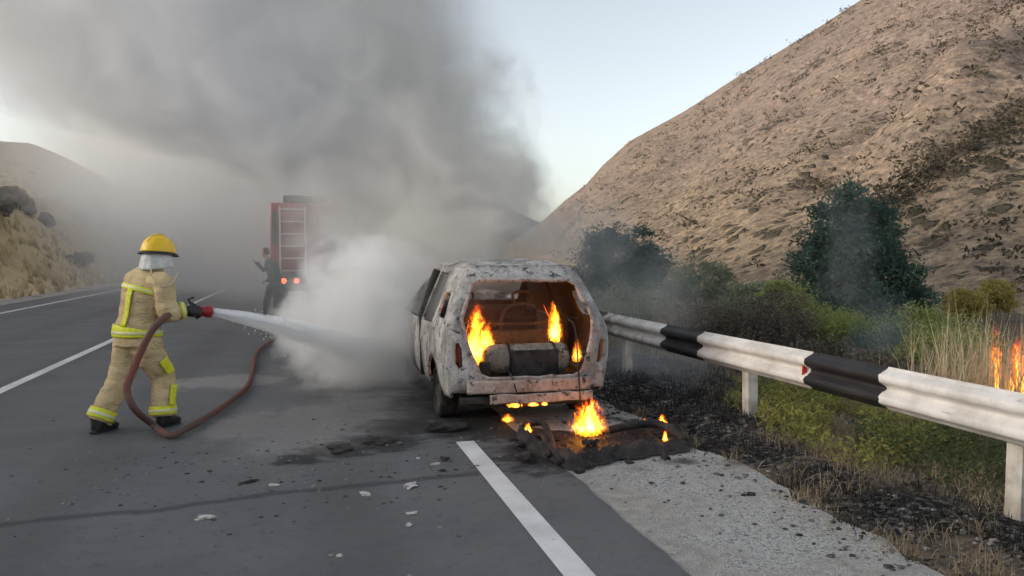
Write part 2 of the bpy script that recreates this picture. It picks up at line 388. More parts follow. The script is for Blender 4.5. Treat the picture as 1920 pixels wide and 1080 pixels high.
# ================================================================== CARS
class Shell:
    """closed car skin lofted from level sections; s runs from the rear centre round the flank to the front centre"""
    def __init__(s, W_, YR, YF, ztop, bulge=.045, tuck=.035):
        s.W, s.YR, s.YF, s.zt, s.bulge, s.tuck = W_, YR, YF, ztop, bulge, tuck
    def p(s, q, z, inset=0):
        w = lerp_tab(s.W, z) - inset; a = lerp_tab(s.YR, z) + inset; b = lerp_tab(s.YF, z) - inset
        sg = 1 if q >= 0 else -1; q = abs(q)
        if q < .8: x, y = w*q/.8, a
        elif q < 4.8: x, y = w, a + (b-a)*(q-.8)/4
        else: x, y = w*(5.6-q)/.8, b
        u = x/w; ym = (a+b)/2; hl = (b-a)/2; v = (y-ym)/hl
        x2 = x*(1 - s.tuck*max(0, (abs(v)-.78)/.22)**2.2); y2 = ym + (y-ym)*(1 - s.bulge*(abs(u)**4))
        return Vector((sg*x2, y2, z))
    def sy(s, y, z): a = lerp_tab(s.YR, z); b = lerp_tab(s.YF, z); return .8 + 4*(y-a)/(b-a)
    def rear(s, poly): return [(.8*x/lerp_tab(s.W, z), z) for x, z in dens(poly)]
    def front(s, poly): return [((5.6 if x >= 0 else -5.6) - .8*x/lerp_tab(s.W, z), z) for x, z in dens(poly)]
    def side(s, poly, sg): return [(sg*s.sy(y, z), z) for y, z in dens(poly)]
    def outline(s, wheels, wr, wz, zr, zs, zf):
        R_ = [(i*.1, zr) for i in range(8)]
        n = 90; L0 = lerp_tab(s.YR, zs); L1 = lerp_tab(s.YF, zs)
        for i in range(n+1):
            y = L0 + (L1-L0)*i/n; z = zs if i not in (0,) else zr
            for yw in wheels:
                if abs(y-yw) < wr: z = max(z, wz + math.sqrt(wr*wr-(y-yw)**2))
            R_.append((s.sy(y, z) if 0 < i < n else (.8 if i == 0 else 4.8), z))
        R_ += [(4.9 + i*.1, zf) for i in range(8)]
        top = [(5.6 - i*.1, s.zt) for i in range(57)]
        half = R_ + top
        left = [(-a, b) for a, b in reversed(half[1:-1])]
        return half + left
    def mesh(s, outline, holes, ds=.1, dz=.05, warp=.006, inset=0, seed=0):
        pts, edges = [], []
        def poly(pl):
            n0 = len(pts)
            for a in pl: pts.append(Vector(a))
            for i in range(len(pl)): edges.append((n0+i, n0+(i+1) % len(pl)))
        poly(outline)
        for h in holes: poly(h)
        z0 = min(p[1] for p in outline); z1 = max(p[1] for p in outline); s0 = min(p[0] for p in outline); s1 = max(p[0] for p in outline)
        z = z0 + dz*.5
        while z < z1:
            q = s0 + ds*.5
            while q < s1: pts.append(Vector((q, z))); q += ds
            z += dz
        v, e, f, *_ = delaunay_2d_cdt(pts, edges, [], 0, 1e-5)
        keep = []
        for t in f:
            c = sum((v[i] for i in t), Vector((0,0)))/len(t)
            if inpoly(c, outline) and not any(inpoly(c, h) for h in holes):
                a = (v[t[1]]-v[t[0]]).cross(v[t[2]]-v[t[0]]); keep.append(tuple(t) if a > 0 else tuple(reversed(t)))
        m = MB(); m.f = keep
        for c in v:
            P = s.p(c.x, c.y, inset)
            if warp:
                k = Vector((P.x*3+seed, P.y*3, P.z*3)); P = P + Vector((noise.noise(k), noise.noise(k+Vector((9,0,0))), .5*noise.noise(k+Vector((0,9,0)))))*warp
            m.v.append(tuple(P))
        return m
    def roof(s, crown=.05, warp=.008, n=9):
        m = MB(); qs = [-5.6 + 11.2*i/112 for i in range(112)]; rim = [s.p(q, s.zt) for q in qs]
        c = Vector((0, (lerp_tab(s.YR, s.zt)+lerp_tab(s.YF, s.zt))/2, s.zt)); k = len(rim)
        for j in range(n+1):
            t = 1 - j/n*.999
            for P in rim:
                Q = c + (P-c)*t; w = warp*noise.noise(Vector((Q.x*4, Q.y*4, 3))); m.v.append((Q.x, Q.y, s.zt + .004 + crown*(1-t**2.2) + w*(1-t**6)))
        m.f = [(j*k+i, j*k+(i+1) % k, (j+1)*k+(i+1) % k, (j+1)*k+i) for j in range(n) for i in range(k)]
        return m
def dens(poly, step=.06):
    out = []
    for (a, b), (c, d) in zip(poly, poly[1:]+poly[:1]):
        n = max(1, int(math.hypot(c-a, d-b)/step)); out += [(a+(c-a)*i/n, b+(d-b)*i/n) for i in range(n)]
    return out
def chamfer(poly, r=.05):
    out = []; n = len(poly)
    for i in range(n):
        P, A, B = Vector(poly[i]), Vector(poly[i-1]), Vector(poly[(i+1) % n])
        for Q in (A, B):
            d = Q-P; out.append(tuple(P + d.normalized()*min(r, d.length*.4)))
    return out
def inpoly(p, poly):
    x, y = p[0], p[1]; c = False; j = len(poly)-1
    for i in range(len(poly)):
        xi, yi = poly[i]; xj, yj = poly[j]
        if (yi > y) != (yj > y) and x < (xj-xi)*(y-yi)/(yj-yi)+xi: c = not c
        j = i
    return c
def raw(mb, name, mat, parent, solid=0, weld=True, inner=None):
    m = mb.mesh(name); b = bmesh.new(); b.from_mesh(m)
    if weld: bmesh.ops.remove_doubles(b, verts=b.verts, dist=2e-4)
    bmesh.ops.delete(b, geom=[v for v in b.verts if not v.link_faces], context='VERTS'); b.to_mesh(m); b.free()
    m.materials.append(mat); m.polygons.foreach_set('use_smooth', [True]*len(m.polygons)); o = link(bpy.data.objects.new(name, m), parent)
    if solid:
        k = o.modifiers.new('sheet', 'SOLIDIFY'); k.thickness = solid; k.offset = -1
        if inner: m.materials.append(inner); k.material_offset = 1
    return o
def mat_burnt(name, ash=(.48, .47, .46), mid=(.25, .24, .235), rust=(.24, .16, .13), bias=0, spots=.8):
    t = NT(name); p = t.obj()
    n1 = t.noise(p, 2.3, 6, .68, .8); n2 = t.noise(p, 11, 6, .75, .4); n3 = t.noise(p, 4.2, 5, .6)
    drip = t.noise(t.vm('MULTIPLY', p, (1, 1, .22)), 13, 5, .7)
    col = t.mix(t.mr(t.ma('ADD', t.ma('MULTIPLY', n1, .6), t.ma('MULTIPLY', drip, .4)), .40+bias, .58+bias), mid, ash)
    col = t.mix(t.ma('MULTIPLY', t.mr(n3, .54, .70), .4), col, rust)
    col = t.mix(t.ma('MULTIPLY', t.mr(n2, .535, .63), .92), col, (.022, .02, .02))
    col = t.mix(t.ma('MULTIPLY', t.mr(t.noise(p, 26, 5, .8, 1.5), .56, .64), .8), col, (.03, .027, .026))
    col = t.mix(t.ma('MULTIPLY', t.mr(t.noise(p, 1.9, 5, .65, 1.0), .52, .66), spots), col, (.05, .045, .042))
    t.bsdf(col, .92, t.ma('ADD', n2, drip), .7, .012, .15); return t.m
M['burnt'] = mat_burnt('burnt_paint'); M['burnt_pink'] = mat_burnt('heat_bleached_steel', (.50, .41, .37), (.30, .22, .19), (.34, .16, .11), -.03, .35)
M['burnt_in'] = mat_burnt('burnt_inner_steel', (.13, .105, .095), (.055, .045, .04), (.12, .07, .055), .05)
M['char'] = simple('charred_black', (.018, .017, .017), (.05, .046, .044), 9, .85, .8, .02)
M['sootglass'] = simple('sooted_glass', (.018, .018, .02), (.07, .068, .066), 4, .35, .1, .004, .5)
M['tank'] = mat_burnt('burnt_tank_paint', (.40, .36, .31), (.22, .185, .15), (.20, .12, .085), .0, .6)
M['steel'] = simple('scorched_steel', (.12, .115, .11), (.05, .045, .042), 14, .7, .4, .008, .4, .3)
M['redglass'] = simple('scorched_red_lens', (.22, .05, .035), (.07, .025, .02), 12, .5, .3, .005, .5)

BW = [(.20,.72),(.30,.77),(.45,.80),(.70,.82),(.90,.80),(.98,.77),(1.2,.68),(1.38,.605),(1.44,.575),(1.475,.53)]
BYR = [(.20,.10),(.30,.04),(.45,.0),(.75,.0),(.95,.05),(1.1,.13),(1.3,.25),(1.42,.33),(1.475,.42)]
BYF = [(.20,3.86),(.45,3.92),(.62,3.88),(.74,3.74),(.85,3.3),(.95,2.95),(1.2,2.5),(1.40,2.08),(1.475,1.9)]
burnt = empty('burnt_car', (2.02, 6.78, 0), R(.4))
tag(burnt, 'burning ash grey hatchback with its tailgate opening full of flames beside the guard rail', 'car')
S = Shell(BW, BYR, BYF, 1.475)
gate = chamfer([(-.52,1.345),(.52,1.345),(.64,1.06),(.67,.95),(.615,.74),(.55,.55),(.48,.455),(-.48,.455),(-.55,.55),(-.62,.74),(-.68,.95),(-.65,1.06)], .05)
lamp = lambda sg: [(sg*a, b) for a, b in chamfer([(.668,.55),(.735,.57),(.748,.76),(.73,.81),(.69,.77)], .03)]
wins = [chamfer([(1.50,.90),(2.86,.90),(2.16,1.37),(1.54,1.41)], .05), chamfer([(.78,.92),(1.43,.90),(1.47,1.41),(.92,1.40)], .05), chamfer([(.24,.99),(.68,.99),(.74,1.22),(.42,1.24)], .05)]
wind = chamfer([(-.66,1.03),(.66,1.03),(.56,1.36),(-.56,1.36)], .06)
holes = [S.rear(gate), S.rear(lamp(1)), S.rear(lamp(-1))] + [S.side(w, sg) for w in wins for sg in (1,-1)]
# the windscreen opening straddles the seam, so it is cut as two halves
wr_ = [p for p in S.front([(.0,1.03),(.66,1.03),(.56,1.36),(.0,1.36)])]; wl_ = [(-a, b) for a, b in wr_]
WH = (.70, 3.12)
out = S.outline(WH, .36, .24, .33, .27, .26)
raw(S.mesh(out, holes + [wr_, wl_], .09, .045, .012), 'body', M['burnt'], burnt, .028, inner=M['burnt_in'])
raw(S.roof(.065, .03), 'roof', M['burnt'], burnt, .02, inner=M['burnt_in'])
for w in wins[:2]:
    for sg in (1, -1):
        h = S.side(w, sg); raw(S.mesh(h, [], .1, .06, .004, .02), 'window_pane', M['sootglass'], burnt, .004)
for sg in (1, -1):
    h = S.rear(lamp(sg)); raw(S.mesh(h, [], .05, .05, .006, .03), 'tail_light', M['redglass'], burnt, .01)['label'] = 'scorched remains of red tail lamp'
# rim round the tailgate opening and the buckled lower panels
rimp = [S.p(a, b, .012) for a, b in S.rear(gate)]; rimp = [P + Vector((noise.noise(P*9), 0, noise.noise(P*9+Vector((5,0,0)))))*.012 for P in rimp]
m = MB(); m.tube(rimp + rimp[:2], [.020 + .009*noise.noise(P*14) for P in rimp + rimp[:2]], 7); m.build('tailgate_rim', M['burnt_pink'], burnt)
def plate(x0, x1, z0, z1, y, d, nx=40, nz=5, amp=.015, sag=.0, seed=0):
    m = MB()
    for k in range(2):
        for j in range(nz+1):
            for i in range(nx+1):
                x = x0+(x1-x0)*i/nx; z = z0+(z1-z0)*j/nz; q = noise.noise(Vector((x*6+seed, z*6, 1)))
                bow = -.03*(1-(x/.7)**2)
                m.v.append((x, y + bow + amp*q + k*d, z + amp*.6*noise.noise(Vector((x*5, seed, 2))) - sag*max(0, x)**2))
    n = (nx+1)*(nz+1); g = lambda k, j, i: k*n + j*(nx+1) + i
    for j in range(nz):
        for i in range(nx):
            m.f += [(g(0,j,i), g(0,j,i+1), g(0,j+1,i+1), g(0,j+1,i)), (g(1,j,i), g(1,j+1,i), g(1,j+1,i+1), g(1,j,i+1))]
    for i in range(nx): m.f += [(g(0,0,i), g(1,0,i), g(1,0,i+1), g(0,0,i+1)), (g(0,nz,i), g(0,nz,i+1), g(1,nz,i+1), g(1,nz,i))]
    for j in range(nz): m.f += [(g(0,j,0), g(0,j+1,0), g(1,j+1,0), g(1,j,0)), (g(0,j,nx), g(1,j,nx), g(1,j+1,nx), g(0,j+1,nx))]
    return m
plate(-.62, .55, .335, .45, -.035, .05, seed=3).build('rear_panel', M['burnt_pink'], burnt)
plate(-.42, .56, .245, .325, -.075, .05, amp=.02, seed=8).build('bumper_beam', M['burnt_pink'], burnt)
MB().box((-.56, -.03, .275), (.26, .05, .06)).build('bumper_bracket', M['char'], burnt, bevel=.01)
for x, z0, z1, sw in ((-.21, .52, .20, .07), (.40, .95, .22, .03)):
    q = catmull([(x-.02, .12, z0+.03), (x, -.03, z0-.04), (x+sw*.4, -.085, (z0+z1)/2), (x+sw, -.10, z1)], 6)
    m = MB(); m.tube(q, .007, 6); m.build('wire', M['char'], burnt)
# inside
m = MB(); m.box((0, 1.75, .33), (1.36, 3.2, .03)); m.box((0, .55, .43), (1.2, .9, .03)); m.box((0,1.02,.40),(1.3,.05,.12)); m.build('floor_pan', M['burnt_in'], burnt)
prof = [(.02,-.42),(.08,-.415),(.125,-.37),(.14,-.32),(.14,.36),(.12,.40),(.05,.43),(.02,.435)]
mrot = Matrix.Rotation(math.pi/2, 3, 'Y')
tank = MB().lathe(prof, 22, (.02, .30, .60), mrot).build('gas_tank', M['tank'], burnt); tank['label'] = 'scorched cream gas cylinder lying across the boot'
for x in (-.17, .28):
    m = MB(); m.tube([(x, .30+.147*math.cos(a), .60+.147*math.sin(a)) for a in [2*math.pi*i/20 for i in range(21)]], .012, 6); m.build('tank_strap', M['char'], tank)
m = MB(); m.box((.07, .145, .575), (.46, .03, .24)); m.build('scorched_panel', M['char'], burnt, bevel=.012)
MB().box((-.40,.22,.52),(.10,.10,.14)).build('wheel_well_box', M['burnt_in'], burnt, bevel=.02)
for sx in (-.33, .33):
    st = empty('front_seat', (sx, 1.75, .36), 0, burnt)
    q = catmull([(-.21,-.05,.08), (-.22,-.18,.50), (-.12,-.24,.66), (.12,-.24,.66), (.22,-.18,.50), (.21,-.05,.08)], 5)
    MB().tube(q, .018, 7).build('seat_frame', M['burnt'], st)
    MB().tube(catmull([(-.21,-.05,.1),(-.21,.40,.1),(.21,.40,.1),(.21,-.05,.1)], 4), .02, 7).build('seat_base', M['steel'], st)
    MB().tube(catmull([(-.07,-.24,.66),(-.10,-.25,.80),(.10,-.25,.80),(.07,-.24,.66)], 4), .014, 6).build('headrest_frame', M['burnt'], st)
    plate(-.17, .17, .12, .52, -.13, .02, 10, 6, .02, seed=sx).build('seat_back', M['burnt_in'], st)
m = MB(); m.tube(catmull([(-.60,.98,.45),(-.60,.92,.86),(-.2,.90,.88),(.2,.90,.87),(.60,.92,.86),(.60,.98,.45)], 5), .016, 7); m.build('rear_seat_frame', M['burnt_in'], burnt)
plate(-.58, .58, .46, .80, .97, .02, 30, 6, .02, seed=5).build('rear_seat_back', M['burnt_in'], burnt)
m = MB(); m.box((0, 2.62, .82), (1.38, .40, .26)); m.build('dashboard', M['char'], burnt, bevel=.05)
m = MB(); m.tube([(-.36+.17*math.cos(a), 2.34+.05*math.sin(a), .95+.16*math.sin(a)) for a in [2*math.pi*i/20 for i in range(21)]], .012, 6); m.build('steering_wheel', M['steel'], burnt)
for sg in (1, -1):
    m = MB(); m.tube([(sg*.76, 1.48, .30), (sg*.78, 1.48, .95), (sg*.61, 1.52, 1.42)], [(.05,.03)]*3, 8); m.build('pillar', M['burnt_in'], burnt)
m = MB(); m.box((0, 1.5, .24), (1.2, 3.0, .08)); m.tube([(-.25,.0,.22),(-.25,2.6,.22)], .03, 8); m.build('underbody', M['char'], burnt)
def wheel(root, loc, r, w, tyre_m, rim_m, rr, burnt_=False):
    sg = 1 if loc[0] > 0 else -1
    wh = empty('wheel', loc, 0, root); mr_ = Matrix.Rotation(math.pi/2*sg, 3, 'Y')
    MB().lathe([(rr,-w/2),(r*.93,-w/2),(r,-w*.36),(r,w*.36),(r*.93,w/2),(rr,w/2),(rr*.96,w*.3),(rr*.96,-w*.3)], 28, m=mr_).build('tyre', tyre_m, wh)
    MB().lathe([(.02,w*.32),(rr*.3,w*.34),(rr*.62,w*.18),(rr*.86,w*.30),(rr*.98,w*.40),(rr*.98,-w*.4),(rr*.9,-w*.2),(.02,-w*.1)], 28, m=mr_).build('rim', rim_m, wh)
    return wh
for sg in (1, -1):
    for yw in WH: wheel(burnt, (sg*.685, yw, .255), .255, .17, M['char'], M['steel'], .205)

# ---- white car standing far off on the left verge
M['white'] = simple('white_car_paint', (.74, .74, .73), (.66, .66, .66), 2, .35, .02, .002, .5)
M['glass'] = simple('dark_car_glass', (.03, .035, .04), (.05, .055, .06), 2, .15, 0, .001, .6)
M['rubber'] = simple('tyre_rubber', (.022, .022, .023), (.035, .035, .035), 20, .8, .3, .004)
M['alloy'] = simple('wheel_alloy', (.42, .42, .42), (.3, .3, .3), 8, .4, .1, .002, .5, .6)
M['redlamp'] = simple('red_lamp_lens', (.35, .02, .02), (.25, .01, .01), 9, .3, 0, .001, .6)
base = G(333, 515); base.z = 0
wc = empty('parked_car', base, R(172)); tag(wc, 'white car far off on the road behind the firefighter', 'car')
S2 = Shell([(a, b*1.06) for a, b in BW], BYR, [(z, y+.25) for z, y in BYF], 1.475)
win2 = [chamfer([(1.55,.985),(2.95,.985),(2.30,1.35),(1.6,1.38)], .06), chamfer([(.50,1.0),(1.46,.985),(1.5,1.38),(.72,1.34)], .06)]
rwin = chamfer([(-.60,1.0),(.60,1.0),(.50,1.33),(-.50,1.33)], .06)
fw_ = S2.front([(.0,1.03),(.68,1.03),(.58,1.36),(.0,1.36)]); fl_ = [(-a, b) for a, b in fw_]
hl = S2.front(chamfer([(.42,.56),(.72,.56),(.72,.68),(.46,.66)], .03)); hl2 = [(-a, b) for a, b in hl]
hs_ = [S2.side(w, sg) for w in win2 for sg in (1,-1)] + [S2.rear(rwin), fw_, fl_]
raw(S2.mesh(S2.outline((.75, 3.3), .34, .29, .25, .2, .2), hs_, .12, .06, 0), 'body', M['white'], wc, .02)
raw(S2.roof(.05, 0), 'roof', M['white'], wc, .02)
for h in hs_: raw(S2.mesh(h, [], .15, .08, 0, .01), 'window_pane', M['glass'], wc, .004)
for h in (hl, hl2): raw(S2.mesh(h, [], .1, .06, 0, -.004), 'headlight', M['alloy'], wc, .004)
for h in (S2.rear([(.5,.66),(.76,.66),(.76,.86),(.5,.82)]), S2.rear([(-.5,.66),(-.76,.66),(-.76,.86),(-.5,.82)])): raw(S2.mesh(h, [], .1, .06, 0, -.004), 'tail_light', M['redlamp'], wc, .004)
for sg in (1, -1):
    for yw in (.75, 3.3): wheel(wc, (sg*.75, yw, .31), .31, .19, M['rubber'], M['alloy'], .2)
    MB().box((sg*.93, 2.75, 1.02), (.16, .10, .12)).build('wing_mirror', M['white'], wc, bevel=.03)
MB().box((0, 2, .28), (1.4, 3.6, .1)).build('underbody', M['rubber'], wc)
# ================================================================== PEOPLE
def mat_turnout():
    t = NT('turnout_cloth'); p = t.obj(); f = t.noise(p, 5, 5); cr = t.noise(t.vm('MULTIPLY', p, (1, 1, 2.2)), 11, 4, .55, 1.4); g = t.noise(p, 2.6, 6, .7)
    col = t.mix(t.mr(f, .35, .65), (.66, .515, .30), (.56, .425, .245)); col = t.mix(t.ma('MULTIPLY', t.mr(g, .54, .74), .5), col, (.20, .155, .11))
    t.bsdf(col, .9, cr, .9, .03, .15); return t.m
M['tan'] = mat_turnout()
M['skin'] = simple('skin', (.42, .23, .16), (.36, .19, .13), 12, .6, .1, .002)
M['black'] = simple('black_leather', (.016, .016, .017), (.03, .03, .03), 18, .55, .3, .004, .4)
M['helmet'] = simple('yellow_helmet', (.90, .57, .02), (.80, .48, .014), 4, .38, .05, .002, .5)
M['flap'] = simple('silver_white_flap', (.66, .66, .65), (.50, .50, .50), 14, .5, .4, .006, .4)
M['hose'] = simple('dusty_red_hose', (.20, .075, .06), (.13, .085, .075), 5, .8, .4, .006, .2)
M['nozzle'] = simple('red_nozzle', (.42, .02, .025), (.28, .012, .015), 8, .4, .1, .003, .5)
M['orange'] = simple('orange_patch', (.62, .14, .04), (.5, .1, .03), 9, .8, .2, .003)
M['cord'] = simple('cream_cord', (.55, .47, .33), (.42, .35, .25), 20, .8, .3, .003)
def mat_band():
    t = NT('lime_reflective_band'); p = t.obj(); n = t.noise(p, 30, 3)
    t.bsdf(t.mix(t.mr(n, .3, .7), (.78, .80, .035), (.62, .62, .03)), .5, n, .15, .002, .4, emit=None); return t.m
M['band'] = mat_band()
M['silver'] = simple('silver_reflective_tape', (.72, .72, .40), (.62, .62, .30), 10, .35, .1, .002, .6)
def sub(path, rad, a, b, grow, n=6):
    """points and radii of a stretch [a,b] of a limb, a little fatter"""
    k = len(path)-1; out, rr = [], []
    for i in range(n+1):
        t = (a+(b-a)*i/n)*k; j = min(int(t), k-1); f = t-j
        out.append(path[j].lerp(path[j+1], f)); ra, rb = rad[j], rad[j+1]
        ra = ra if isinstance(ra, tuple) else (ra, ra); rb = rb if isinstance(rb, tuple) else (rb, rb)
        rr.append((ra[0]+(rb[0]-ra[0])*f+grow, ra[1]+(rb[1]-ra[1])*f+grow))
    return out, rr
def hand(mb, wrist, fwd, up, curl=1.0, s=1.0, flip=1):
    """palm and five bent fingers closed round something; fwd = along the palm, up = back of the hand"""
    fwd = fwd.normalized(); up = (up - fwd*up.dot(fwd)).normalized(); sd = fwd.cross(up)*flip
    mb.tube([wrist, wrist+fwd*.045*s, wrist+fwd*.09*s], [(.022*s,.034*s),(.019*s,.043*s),(.016*s,.042*s)], 10, side=up)
    for i, (off, L) in enumerate(((-.032,.068),(-.011,.078),(.011,.073),(.031,.058))):
        b = wrist + fwd*.085*s + sd*off*s; p = [b]; a = .25*curl
        for k, seg in enumerate((.42,.33,.25)):
            a += (.75, .85, .5)[k]*curl; p.append(p[-1] + (fwd*math.cos(a) - up*math.sin(a))*L*seg*s)
        mb.tube(p, [.0098*s,.0092*s,.0086*s,.0066*s], 7)
    b = wrist + fwd*.02*s - sd*.035*s
    mb.tube([b, b + (fwd*.5 - sd*.7 - up*.25)*.042*s, b + (fwd*.9 - sd*.55 - up*.8)*.068*s, b + (fwd*1.2 - sd*.1 - up*1.2)*.078*s], [.0125*s,.0115*s,.0105*s,.007*s], 7)

base = G(250, 806); base.z = 0
ff = empty('person', base); ffbase = base.copy()
tag(ff, 'firefighter in tan turnout suit and yellow helmet spraying water from a hose', 'person')
def P(px, py, d): return W(px, py, d) - base
FWD = Vector((math.sin(R(33)), math.cos(R(33)), 0))   # facing the car
SID = Vector((FWD.y, -FWD.x, 0))                                                                                           # his right-hand side
Z = Vector((0,0,1))
pel = P(258, 640, 7.05); pel.z = .86
chest = P(268, 553, 7.06); upper = P(278, 522, 7.08); neck = P(287, 503, 7.10); headc = P(297, 478, 7.12)
hipL, hipR = pel - SID*.095 + Z*.0, pel + SID*.095
ankL, ankR = P(185, 782, 6.90), P(306, 776, 7.12); ankL.z = .10; ankR.z = .10
kneeL = hipL.lerp(ankL, .52) + FWD*.07; kneeR = hipR.lerp(ankR, .52) + FWD*.09
shR, shL = P(307, 533, 6.96), P(252, 528, 7.24)
elR, elL = P(314, 588, 6.93), P(296, 590, 7.30)
wrR, wrL = P(352, 580, 7.02), P(346, 584, 7.16)
noz0, noz1 = P(349, 581, 7.09), P(397, 585, 7.22)
# body, one continuous skin under the clothes
m = MB()
m.tube([pel-Z*.08, pel+Z*.06, chest-Z*.08, chest, upper, neck], [(.15,.11),(.15,.105),(.145,.10),(.165,.115),(.15,.09),(.06,.06)], 18, side=SID)
m.tube([neck-Z*.03, neck+Z*.05+FWD*.01, headc-Z*.05], [.058,.055,.06], 12)
m.tube([headc-Z*.115+FWD*.045, headc-Z*.085+FWD*.03, headc-Z*.03+FWD*.01, headc+Z*.04, headc+Z*.09, headc+Z*.115], [(.03,.035),(.06,.07),(.072,.092),(.076,.097),(.06,.078),(.02,.03)], 18, side=SID)
m.tube([headc-Z*.01+FWD*.095, headc-Z*.035+FWD*.118, headc-Z*.045+FWD*.10], [.010,.014,.012], 8)
for sg in (1, -1): m.tube([headc+SID*sg*.075-Z*.03, headc+SID*sg*.085+Z*.0, headc+SID*sg*.075+Z*.03], [(.008,.012),(.010,.024),(.008,.014)], 8, side=SID)
for h, k, a in ((hipL, kneeL, ankL), (hipR, kneeR, ankR)):
    m.tube([h, h.lerp(k,.5), k, k.lerp(a,.35), a], [.095,.082,.06,.058,.042], 14); m.tube([a, a-Z*.05+FWD*.02, a-Z*.06+FWD*.12, a-Z*.065+FWD*.17], [.045,.045,.04,.028], 10)
for s_, e, w_ in ((shL, elL, wrL), (shR, elR, wrR)):
    m.tube([s_, s_.lerp(e,.5), e, e.lerp(w_,.5), w_], [.062,.055,.045,.042,.03], 12)
    m.tube([upper.lerp(s_,.3), s_], [.07,.065], 10)
hand(m, wrR, noz1-noz0, Z*.5+SID*.9, 1.0, 1.0, 1); hand(m, wrL, noz1-noz0, Z*.4-SID*.9, 1.0, 1.0, -1)
body = remeshed('body', m, .010, M['skin'], ff, 3)
face = headc + FWD*.092
for sg in (1, -1):
    MB().lathe([(.001,-.010),(.008,-.007),(.010,0),(.008,.007),(.001,.010)], 10, headc + FWD*.083 + SID*sg*.032 + Z*.0).build('eye', M['black'], ff)
MB().tube([headc+FWD*.088-SID*.026-Z*.068, headc+FWD*.098-Z*.066, headc+FWD*.088+SID*.026-Z*.068], .006, 6).build('mouth', M['skin'], ff)
# trousers
tr = MB(); legs = {}
for nm, h, k, a in (('L', hipL, kneeL, ankL), ('R', hipR, kneeR, ankR)):
    path = catmull([h+Z*.06, h-Z*.10 + (k-h)*.12, k + FWD*.01, k.lerp(a,.55), a + Z*.0], 5); n = len(path)-1
    rad = [lerp_tab([(0,.13),(.2,.136),(.45,.115),(.6,.105),(.8,.100),(1,.106)], i/n) for i in range(n+1)]
    legs[nm] = (path, rad); tr.tube(path, rad, 18)
tr.tube([pel-Z*.09, pel+Z*.02, pel+Z*.14], [(.155,.14),(.185,.16),(.18,.15)], 20, side=SID)
trousers = remeshed('trousers', tr, .014, M['tan'], ff, 3, .011, 9, 1)
# jacket
jk = MB()
torso = [(pel-Z*.10, .228,.180), (pel+Z*.05, .215,.166), (pel.lerp(chest,.45), .198,.150), (chest, .206,.150), (upper, .188,.128), (neck-Z*.01, .095,.085), (neck+Z*.025, .075,.075)]
tpath = [t[0] for t in torso]; trad = [(t[1], t[2]) for t in torso]
jk.tube(catmull(tpath, 3), [v for i in range(len(trad)-1) for v in [(trad[i][0]+(trad[i+1][0]-trad[i][0])*f/3, trad[i][1]+(trad[i+1][1]-trad[i][1])*f/3) for f in range(3)]] + [trad[-1]], 26, side=SID)
arms = {}
for nm, s_, e, w_ in (('L', shL, elL, wrL), ('R', shR, elR, wrR)):
    path = catmull([upper.lerp(s_,.55), s_, s_.lerp(e,.5)-Z*.005, e, e.lerp(w_,.55), w_-(w_-e).normalized()*.015], 4); n = len(path)-1
    rad = [lerp_tab([(0,.10),(.2,.098),(.4,.088),(.6,.082),(.8,.068),(1,.062)], i/n) for i in range(n+1)]
    arms[nm] = (path, rad); jk.tube(path, rad, 16)
jacket = remeshed('jacket', jk, .014, M['tan'], ff, 3, .010, 8, 4)
# reflective bands: each a loop round the limb or body, with a paler middle stripe
def band(path, rad, a, b, parent, side=None, grow=.016, name='reflective_band'):
    q, rr = sub(path, rad, a, b, grow, 5); m = MB(); m.tube(q, rr, 28, side=side, cap=False)
    o = raw(m, name, M['band'], parent, .004, False)
    q2, r2 = sub(path, rad, a+(b-a)*.32, a+(b-a)*.68, grow+.0035, 3); m = MB(); m.tube(q2, r2, 28, side=side, cap=False); raw(m, 'silver_stripe', M['silver'], o, .002, False)
band(tpath, trad, .10, .185, jacket, SID, .016)
band(tpath, trad, .52, .572, jacket, SID, .017)
for nm in ('L', 'R'):
    band(*legs[nm], .84, .955, trousers, None, .016); band(*arms[nm], .84, .95, jacket, None, .012)
# upright strip down the back, patches on the trouser side
def patch(path, rad, a, b, ang0, ang1, side, parent, mat, grow=.02, name='reflective_patch'):
    q, rr = sub(path, rad, a, b, grow, 8); m = MB(); n = 5
    for i, p in enumerate(q):
        t = (q[min(i+1, len(q)-1)] - q[max(i-1, 0)]).normalized(); u = (side - t*side.dot(t)).normalized(); w = t.cross(u)
        for j in range(n+1):
            an = ang0+(ang1-ang0)*j/n; m.v.append(tuple(p + u*math.cos(an)*rr[i][0] + w*math.sin(an)*rr[i][1]))
    m.f = [(i*(n+1)+j, i*(n+1)+j+1, (i+1)*(n+1)+j+1, (i+1)*(n+1)+j) for i in range(len(q)-1) for j in range(n)]
    o = raw(m, name, mat, parent, .005, False); return o
back = [math.atan2(-FWD.dot(Z.cross(SID)), 0)]
sgn = 1 if FWD.dot(Z.cross(SID)) < 0 else -1
patch(tpath, trad, .18, .53, sgn*R(82), sgn*R(96), SID, jacket, M['band'], .016)
patch(*legs['R'], .33, .47, R(-25)*sgn, R(12)*sgn, SID, trousers, M['band'], .022); patch(*legs['R'], .60, .84, R(-20)*sgn, R(12)*sgn, SID, trousers, M['band'], .022)
patch(tpath, trad, .70, .77, sgn*R(28), sgn*R(52), SID, jacket, M['orange'], .020, 'badge')
